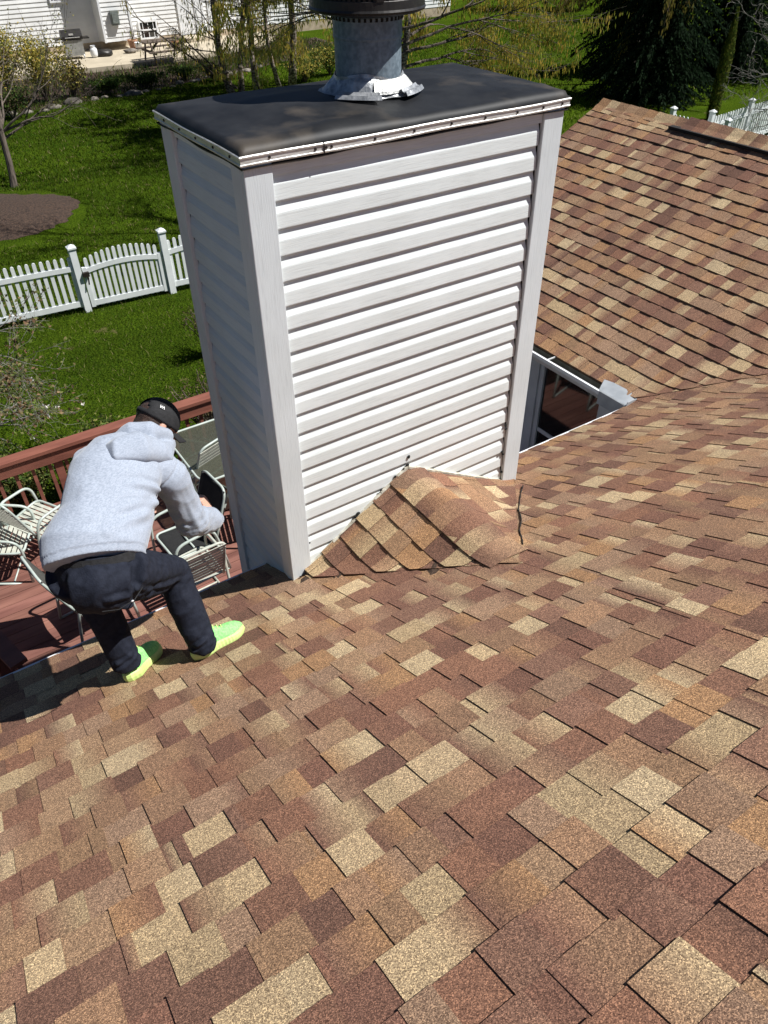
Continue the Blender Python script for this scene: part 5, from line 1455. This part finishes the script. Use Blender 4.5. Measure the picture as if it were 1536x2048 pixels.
for S, E_, Wr in ((SL, EL_, WL), (SR, ER, WR)): mb.tube([UP_.lerp(S, .5), S, S.lerp(E_, .5), E_, E_.lerp(Wr, .5), Wr], [.055, .052, .044, .038, .036, .026], 12)
for Hh, K, A in ((HL, KL, AL), (HR, KR, AR)): mb.tube([PEL, Hh, Hh.lerp(K, .5), K, K.lerp(A, .4), A, A - Vector((0, 0, .05))], [.09, .085, .07, .052, .055, .036, .034], 12)
def hand(mb, Wr, d, wv, curl, mirror=1):
    d = d.normalized(); wv = (wv - d * wv.dot(d)).normalized(); nv = d.cross(wv) * mirror   # nv: palm normal, fingers curl toward it
    mb.tube([Wr - d * .02, Wr + d * .02, Wr + d * .055, Wr + d * .088], [.026, .036, .041, .036], 12, ry=[.02, .016, .015, .012], up=wv)
    for k, (o, L) in enumerate(((-.030, .066), (-.010, .076), (.010, .071), (.029, .056))):
        p = Wr + d * .080 + wv * o; a = 0.25; dd = d; P = [p, ]
        seg = (L * .45, L * .32, L * .25)
        for j, s_ in enumerate(seg):
            a += curl * (.75, 1.0, .7)[j] * (1 + .08 * k); dd = d * math.cos(a) + nv * math.sin(a); P.append(P[-1] + dd * s_)
        mb.tube(P, [.0098, .0092, .0082, .0066], 8)
    t0 = Wr + d * .022 - wv * .030; mb.tube([t0, t0 - wv * .022 + d * .024 + nv * .012, t0 - wv * .022 + d * .050 + nv * .028, t0 - wv * .008 + d * .066 + nv * .038], [.0145, .0125, .0105, .008], 8)
hand(mb, WR + V_(-.02, .02, .05), V_(-.22, .42, .85), V_(.55, .65, -.30), .80, 1)
hand(mb, WL, V_(.6, .3, -.6), V_(.3, -.6, .3), .7, 1)
me = remesh(mb, .0048, 3)
m_skin = mat('skin', (.50, .27, .19), (.60, .35, .26), 30, .55, .15, 60)
m_skin.node_tree.nodes['Principled BSDF'].inputs['Subsurface Weight'].default_value = .06
link_mesh('body', me, m_skin, person)
# hair
mb = MB(); mb.ball(hp_(0, -.022, .018), .0965, 14, H3, (.88, 1.0, .98)); mb.ball(hp_(0, -.062, -.035), .058, 10, H3, (1.15, .8, .9))
me = remesh(mb, .005, 2)
link_mesh('hair', me, mat('hair', (.020, .012, .009), (.085, .05, .038), 60, .5, .8, 90, stretch=(1, 1, 6)), person)
# cap
mb = MB(); nth, nph = 16, 44
R3 = (.094, .112, .104)
def cap_pt(th, ph, e=0): return hp_((R3[0] + e) * math.sin(th) * math.sin(ph), -.012 + (R3[1] + e) * math.sin(th) * math.cos(ph), .022 + (R3[2] + e) * math.cos(th))
g_ = [[mb.vert(cap_pt(.02 + (1.72 - .02) * i / nth, 2 * math.pi * j / nph)) for j in range(nph)] for i in range(nth + 1)]
for i in range(nth):
    for j in range(nph):
        ph = 2 * math.pi * (j + .5) / nph - math.pi; th = .02 + 1.70 * (i + .5) / nth
        if abs(ph) < .52 and .90 < th < 1.46 and ((ph / .52) ** 2 + ((1.46 - th) / .55) ** 2) < 1: continue
        mb.face((g_[i][j], g_[i + 1][j], g_[i + 1][(j + 1) % nph], g_[i][(j + 1) % nph]))
m_cap = mat('cap_cloth', (.008, .008, .009), (.016, .016, .018), 60, .85, .3, 200)
cp_ = build('cap', mb, m_cap, person, smooth=True); sd = cp_.modifiers.new('s', 'SOLIDIFY'); sd.thickness = .004; sd.offset = 1
mb = MB(); rows = []
for i in range(7):
    row = []
    for j in range(15):
        ph = -.95 + 1.9 * j / 14; t_ = i / 6
        bx_ = .088 * math.sin(ph) * (1 + .02 * t_); by = -.012 + .104 * math.cos(ph) + t_ * .075 * math.cos(ph * .8) ** .6
        row.append(mb.vert(hp_(bx_, by, .010 - .012 * t_ - .030 * (ph / .95) ** 2)))
    rows.append(row)
for i in range(6):
    for j in range(14): mb.face((rows[i][j], rows[i + 1][j], rows[i + 1][j + 1], rows[i][j + 1]))
bl = build('bill', mb, m_cap, cp_, smooth=True); sd = bl.modifiers.new('s', 'SOLIDIFY'); sd.thickness = .005
# small white two-letter mark on the side-back of the cap
mb = MB()
def mark(u0, v0, u1, v1):
    u0, v0, u1, v1 = [q_ * .78 for q_ in (u0, v0, u1, v1)]
    def cp(u, v, e=.0062): return cap_pt(1.12 - v, 2.05 - u, e)
    a = Vector((u0, v0)); b = Vector((u1, v1)); d = (b - a).normalized(); n = Vector((-d.y, d.x)) * .014
    mb.poly([cp(a.x - n.x, a.y - n.y), cp(a.x + n.x, a.y + n.y), cp(b.x + n.x, b.y + n.y), cp(b.x - n.x, b.y - n.y)])
mark(-.14, .09, -.07, -.09); mark(-.07, -.09, 0.0, .09); mark(.02, -.09, .09, .09); mark(.09, .09, .16, -.09)
build('emblem', mb, mat('emblem_white', (.8, .8, .8)), cp_)

# ---- hoodie
def fold(me, amp, fn):
    n = len(me.vertices); co = np.empty(n * 3, dtype=np.float32); me.vertices.foreach_get('co', co); co = co.reshape(-1, 3)
    no = np.empty(n * 3, dtype=np.float32); me.vertices.foreach_get('normal', no); no = no.reshape(-1, 3)
    for i in range(n):
        p = Vector(co[i].tolist()); co[i] += no[i] * (amp * fn(p))
    me.vertices.foreach_set('co', co.ravel()); me.update()
def ridge(x): return 1 - 2.4 * abs(x) ** .8
def crease(p, a_, b_, w_):
    ab = b_ - a_; t_ = max(0, min(1, (p - a_).dot(ab) / ab.length_squared)); d = (p - (a_ + ab * t_)).length
    e = math.sin(math.pi * min(1, t_ + .15)) * .6 + .4
    return e * (math.exp(-(d / w_) ** 2) - .8 * math.exp(-((d - 1.7 * w_) / w_) ** 2))
AP = V_(-.60, -.10, .98)
SEGS = [(AP, V_(-.80, -.17, 1.19), 1.0, .016), (AP + V_(-.01, -.02, -.03), V_(-.88, -.27, 1.14), .9, .018), (V_(-.70, -.22, 1.02), V_(-.95, -.34, 1.10), .8, .02),
        (V_(-1.16, -.20, 1.0), V_(-.98, -.28, 1.13), .8, .02), (V_(-1.12, -.10, 1.04), V_(-.92, -.14, 1.20), .7, .02), (V_(-.80, .10, 1.22), V_(-.62, -.04, 1.10), .6, .018),
        (SR + V_(.02, -.05, -.06), ER + V_(.0, -.07, .04), .9, .014), (SR + V_(.06, -.02, -.10), ER + V_(.05, -.05, .02), .7, .012), (ER + V_(-.05, -.05, .03), ER + V_(.06, -.02, -.06), .8, .012), (ER.lerp(WR, .4) + V_(0, -.06, .05), ER.lerp(WR, .5) + V_(.05, -.02, -.05), .7, .010)]
def f_hood(p):
    a = V_(p.x * 3.2 + p.y * 1.0, p.y * 3.2 - p.x * 1.2, p.z * 8.0)
    n1 = ridge(mnoise.noise(a)); n2 = ridge(mnoise.noise(p * 9 + V_(3, 1, 0)))
    # drag folds gather toward the right armpit and the hem
    d = (p - (SR + V_(-.03, -.02, -.10))).length; g = math.exp(-(d / .17) ** 2)
    d2 = (p - ER).length; g2 = math.exp(-(d2 / .12) ** 2)
    v = .40 * n1 + .30 * n2 * (.4 + g + g2) + .35 * g2 * ridge(mnoise.noise(V_(p.x * 8, p.y * 8, p.z * 26)))
    for a_, b_, am, w_ in SEGS: v += am * crease(p, a_, b_, w_)
    # ribbed band above the hem, seam round the right armhole
    ax = (T_C[1] - T_C[0]).normalized(); t_ = (p - T_C[0]).dot(ax)
    if t_ < .035 and (p - T_C[0]).length < .30: v -= .35
    sd_ = (p - (SR.lerp(UP_, .18))).dot((ER - SR).normalized() * .35 + (SR - UP_).normalized() * .65)
    if (p - SR).length < .16: v -= .55 * math.exp(-(sd_ / .005) ** 2)
    return v
torso = MB()
nrm_ = (CH_ - PEL).cross(lat).normalized()
T_C = [PEL + (PEL - CH_).normalized() * .030 + V_(.02, 0.015, .062), PEL + V_(.02, .05, .085), PEL.lerp(CH_, .45) + V_(0, 0, .03), CH_ + V_(0, 0, .0), UP_ + V_(-.01, -.01, -.01), NK + V_(-.02, -.02, -.01)]
for k in range(len(T_C) - 1):
    u_ = (V_(.30, -.15, -.17) if k < 2 else lat).normalized()
torso.tube(T_C, [.212, .212, .196, .196, .168, .08], 28, ry=[.118, .140, .132, .128, .105, .07], up=V_(.30, -.15, -.17).normalized())
torso.tube([SL + (SL - SR).normalized() * .005, UP_.lerp(SL, .4), UP_.lerp(SR, .4), SR], [.085, .10, .10, .085], 16)
for S, E_, Wr in ((SL, EL_, WL), (SR, ER, WR)):
    dW = (Wr - E_).normalized()
    torso.tube([UP_.lerp(S, .55), S, S.lerp(E_, .35), S.lerp(E_, .75), E_ - V_(0, 0, .005), E_.lerp(Wr, .35), E_.lerp(Wr, .72), Wr - dW * .035], [.095, .088, .080, .076, .077, .074, .066, .052], 18)
me = remesh(torso, .0062, 6)
fold(me, .0105, f_hood)
m_hoodie = mat('heather_grey', (.25, .285, .35), (.36, .40, .475), 95, .95, .35, 240, sheen=.3, stretch=(1, 1, 5), bdist=.002)
hood_o = link_mesh('hoodie', me, m_hoodie, person)
# ribbed cuffs
mb = MB()
hc = T_C[0]; hd_ = (T_C[0] - T_C[1]).normalized(); 
cu = MB()
for Wr, E_ in ((WR, ER), (WL, EL_)):
    d = (Wr - E_).normalized(); N_ = 36; rings = []
    for k, (o, r) in enumerate(((-.055, .046), (-.045, .044), (-.01, .038), (.008, .037), (.008, .030))):
        ring = []
        x = d.orthogonal().normalized(); y = d.cross(x)
        for j in range(N_):
            a = 6.2832 * j / N_; rr = r + (.0014 if j % 2 else 0); ring.append(cu.vert(Wr + d * o + x * math.cos(a) * rr + y * math.sin(a) * rr))
        rings.append(ring)
    for k in range(4):
        for j in range(N_): cu.face((rings[k][j], rings[k][(j + 1) % N_], rings[k + 1][(j + 1) % N_], rings[k + 1][j]))
build('cuff', cu, m_hoodie, hood_o)
# hood lying on the upper back, a thick folded sack with an open left end
hb = MB(); back = V_(-.12, -.27, .49).normalized()
Lp = [SL.lerp(NK, .35) + back * .080 + V_(-.02, -.03, .0), UP_ + back * .115 + V_(-.03, -.025, -.012), UP_.lerp(NK, .25) + back * .110 + V_(.04, -.045, -.025), SR.lerp(NK, .40) + back * .070 + V_(.03, .0, .0), NK.lerp(HD, .35) + V_(.07, -.03, -.08)]
hb.tube(Lp, [.045, .075, .078, .058, .035], 20, ry=[.032, .050, .055, .050, .040], up=(NK - CH_))
Lq = [SL.lerp(NK, .55) + back * .05 + V_(0, .03, -.01), NK + back * .072 + V_(-.03, .012, -.01), NK + back * .066 + V_(.035, -.018, -.015), NK.lerp(HD, .45) + V_(.06, -.05, -.035)]
hb.tube(Lq, [.045, .052, .05, .036], 18, ry=[.04, .058, .058, .045], up=(NK - CH_))
me = remesh(hb, .007, 4)
fold(me, .006, lambda p: ridge(mnoise.noise(V_(p.x * 6, p.y * 9, p.z * 12))) * .8 + .4 * math.sin(60 * (p - SL).length) * math.exp(-((p - SL).length / .22) ** 2))
hd2 = link_mesh('hood', me, m_hoodie, hood_o)
# ---- trousers
tr = MB()
tr.tube([PEL + V_(.035, .04, .062), PEL + V_(.01, .02, .02), PEL + V_(.005, .0, -.03), PEL + V_(-.0, -.01, -.075)], [.172, .176, .170, .150], 28, ry=[.105, .122, .125, .11], up=V_(.30, -.15, -.14).normalized())
tr.tube([HL + V_(-.02, -.045, -.015), (HL + HR) / 2 + V_(0, -.055, -.005), HR + V_(.02, -.035, -.015)], [.11, .125, .11], 16)
for Hh, K, A in ((HL, KL, AL), (HR, KR, AR)):
    tr.tube([Hh + V_(0, -.01, .03), Hh.lerp(K, .3), Hh.lerp(K, .7), K, K.lerp(A, .3), K.lerp(A, .7), A + V_(0, 0, .02), A - V_(0, 0, .012)], [.120, .114, .098, .086, .082, .075, .068, .068], 18)
me = remesh(tr, .0065, 40)
TSEG = [(HR + V_(.0, -.12, .02), KR + V_(.0, -.09, .03), .9, .014), (HR + V_(.06, -.08, -.06), KR + V_(.05, -.07, -.02), .7, .012), (HR + V_(-.06, -.14, -.06), HR + V_(.10, -.06, -.10), .9, .013), (HR + V_(-.10, -.14, .02), HR + V_(.06, -.12, -.02), .8, .014),
        (HL + V_(-.05, -.12, -.04), HL + V_(.12, -.16, -.09), .8, .014), (KR + V_(-.07, -.05, -.05), KR + V_(.05, -.07, .0), .9, .011), (KR + V_(-.06, -.05, -.10), KR + V_(.06, -.06, -.05), .7, .011), (AR + V_(-.06, -.04, .05), AR + V_(.05, -.05, .09), .8, .010), (AR + V_(-.06, -.03, .02), AR + V_(.05, -.05, .045), .7, .009), (AL + V_(-.05, -.04, .05), AL + V_(.05, -.04, .08), .8, .010)]
def f_tr(p):
    gk = math.exp(-((p - KR).length / .12) ** 2) + math.exp(-((p - KL).length / .12) ** 2) + math.exp(-((p - AR).length / .10) ** 2) + math.exp(-((p - AL).length / .1) ** 2) + .8 * math.exp(-((p - (HR + V_(0, -.04, -.1))).length / .14) ** 2)
    q = V_(p.x + .5 * p.z, p.y, p.z - .6 * p.x + .4 * p.y)
    return sum(am * crease(p, a_, b_, w_) for a_, b_, am, w_ in TSEG) + .4 * ridge(mnoise.noise(V_(q.x * 9, q.y * 5, q.z * 6))) + (.15 + .85 * gk) * .6 * ridge(mnoise.noise(V_(q.x * 6 + 5, q.y * 7, q.z * 22)))
fold(me, .011, f_tr)
m_trs = mat('navy_trousers', (.007, .009, .017), (.014, .017, .029), 40, .85, .25, 160, spec=.25)
tro = link_mesh('trousers', me, m_trs, person)
mb = MB()   # zipped back pocket line and tiny tag
q = HR + V_(-.03, -.165, .005); mb.tube([q + V_(-.10, .01, -.01), q + V_(-.04, -.008, -.018), q + V_(.03, .002, -.012), q + V_(.08, .035, .005)], .0022, 6)
build('pocket_zip', mb, m_cap, tro)
mb = MB(); mb.ball(q + V_(.02, -.012, .0), .006, 5, sc_=(1, .5, .8)); build('pocket_tag', mb, MT['white'], tro)
# belt line / dark waistband peeking under the hem
mb = MB(); mb.tube([PEL + V_(.015, .03, .030), PEL + V_(.022, .045, .068)], [.176, .172], 28, ry=[.126, .122], up=lat, cap=False); build('waistband', mb, m_cap, tro)
# ---- shoes
m_knit = mat('lime_knit', (.20, .62, .16), (.34, .78, .26), 90, .8, .5, 160)
m_sole = mat('lime_sole', (.50, .66, .20), (.62, .76, .28), 10, .5)
m_sock = mat('heel_patch', (.62, .55, .50), (.7, .62, .55), 20, .8)
def shoe(hl, toe, side):
    hl = Vector(hl); toe = Vector(toe); up = Vector((0, .447, .894)); d = (toe - hl); d = (d - up * d.dot(up)).normalized(); s_ = d.cross(up)
    T = Matrix(((d.x, s_.x, up.x, hl.x), (d.y, s_.y, up.y, hl.y), (d.z, s_.z, up.z, hl.z), (0, 0, 0, 1)))
    L = .305
    def half(t):  # sole half width
        return .001 + .047 * (min(1, t / .16) ** .5) * (1 - .16 * math.exp(-((t - .42) / .15) ** 2)) * (1 if t < .72 else max(0, 1 - ((t - .72) / .28) ** 2.3) ** .5) * (1 + .14 * math.exp(-((t - .70) / .16) ** 2))
    m1 = MB(); N_ = 34; top = []; bot = []; mid = []
    lift = lambda t: .012 * max(0, (t - .8) / .2) ** 2
    outl = [(t, half(t)) for t in [k / N_ for k in range(N_ + 1)]]
    loop = [(t, h) for t, h in outl] + [(t, -h) for t, h in outl[-2:0:-1]]
    n = len(loop); rings = []
    for lv, (z, g) in enumerate(((.0, .93), (.006, 1.0), (.020, 1.06), (.034, 1.04), (.042, .97))):
        ring = []
        for k, (t, h) in enumerate(loop):
            rib = 1 + (.035 if k % 2 else -.01) * (1 if lv in (1, 2, 3) else 0)
            zz = z * (1.12 - .25 * t) + lift(t)
            tt = .5 + (t - .5) * (1 + (g - 1) * .5) * (1 + (rib - 1) * .2)
            ring.append(m1.vert(T @ Vector((tt * L, h * g * rib, zz))))
        rings.append(ring)
    for k in range(4):
        for j in range(n): m1.face((rings[k][j], rings[k][(j + 1) % n], rings[k + 1][(j + 1) % n], rings[k + 1][j]))
    m1.face(rings[0][::-1]); m1.face(rings[-1])
    sh_ = empty_part = build('shoe', m1, m_sole, person)
    m2 = MB(); secs = []
    for k in range(15):
        t = k / 14; x = .012 + t * (L - .020)
        zt = (.105 if t < .30 else .105 - .052 * ((t - .30) / .35) if t < .65 else .053 * max(.02, 1 - ((t - .65) / .36) ** 2) ** .5 + .004)
        if t < .06: zt = .085
        hw_ = half(min(max(t, .06), .97)) * .93
        secs.append((x, hw_, zt))
    rows = []
    for x, hw_, zt in secs:
        row = []
        for j in range(15):
            a = math.pi * j / 14; c_, si = math.cos(a), math.sin(a)
            row.append(m2.vert(T @ Vector((x, hw_ * (abs(c_) ** .75) * (1 if c_ > 0 else -1) * (1 - .30 * si ** 3 * (zt / .1)), .034 + (zt) * si ** .85 + lift(x / L)))))
        rows.append(row)
    for k in range(len(rows) - 1):
        for j in range(14): m2.face((rows[k][j], rows[k + 1][j], rows[k + 1][j + 1], rows[k][j + 1]))
    m2.face(rows[0]); m2.face(rows[-1][::-1])
    u_ = build('upper', m2, m_knit, sh_, smooth=True)
    m3 = MB()
    for k in range(5):
        x = .105 + k * .021; z = .034 + .105 - .052 * max(0, (x / L - .30)) / .35 + .003
        m3.tube([T @ Vector((x, -.022, z - .012)), T @ Vector((x + .004, 0, z + .002)), T @ Vector((x - .003, .022, z - .012))], .0032, 6)
    build('laces', m3, m_sole, sh_)
    m3 = MB(); m3.box(.10, .22, -.0445 * 1.0, -.0425, .055, .066, T); m3.box(.10, .22, .0425, .0445, .055, .066, T)
    m4 = MB(); m4.box(-.004, .006, -.010, .010, .085, .135, T); build('heel_tab', m4, m_sock, sh_)
shoe(rpt(258, 1366, .006), rpt(308, 1312, .006), 1)
shoe(rpt(388, 1322, .006), rpt(478, 1268, .006), -1)
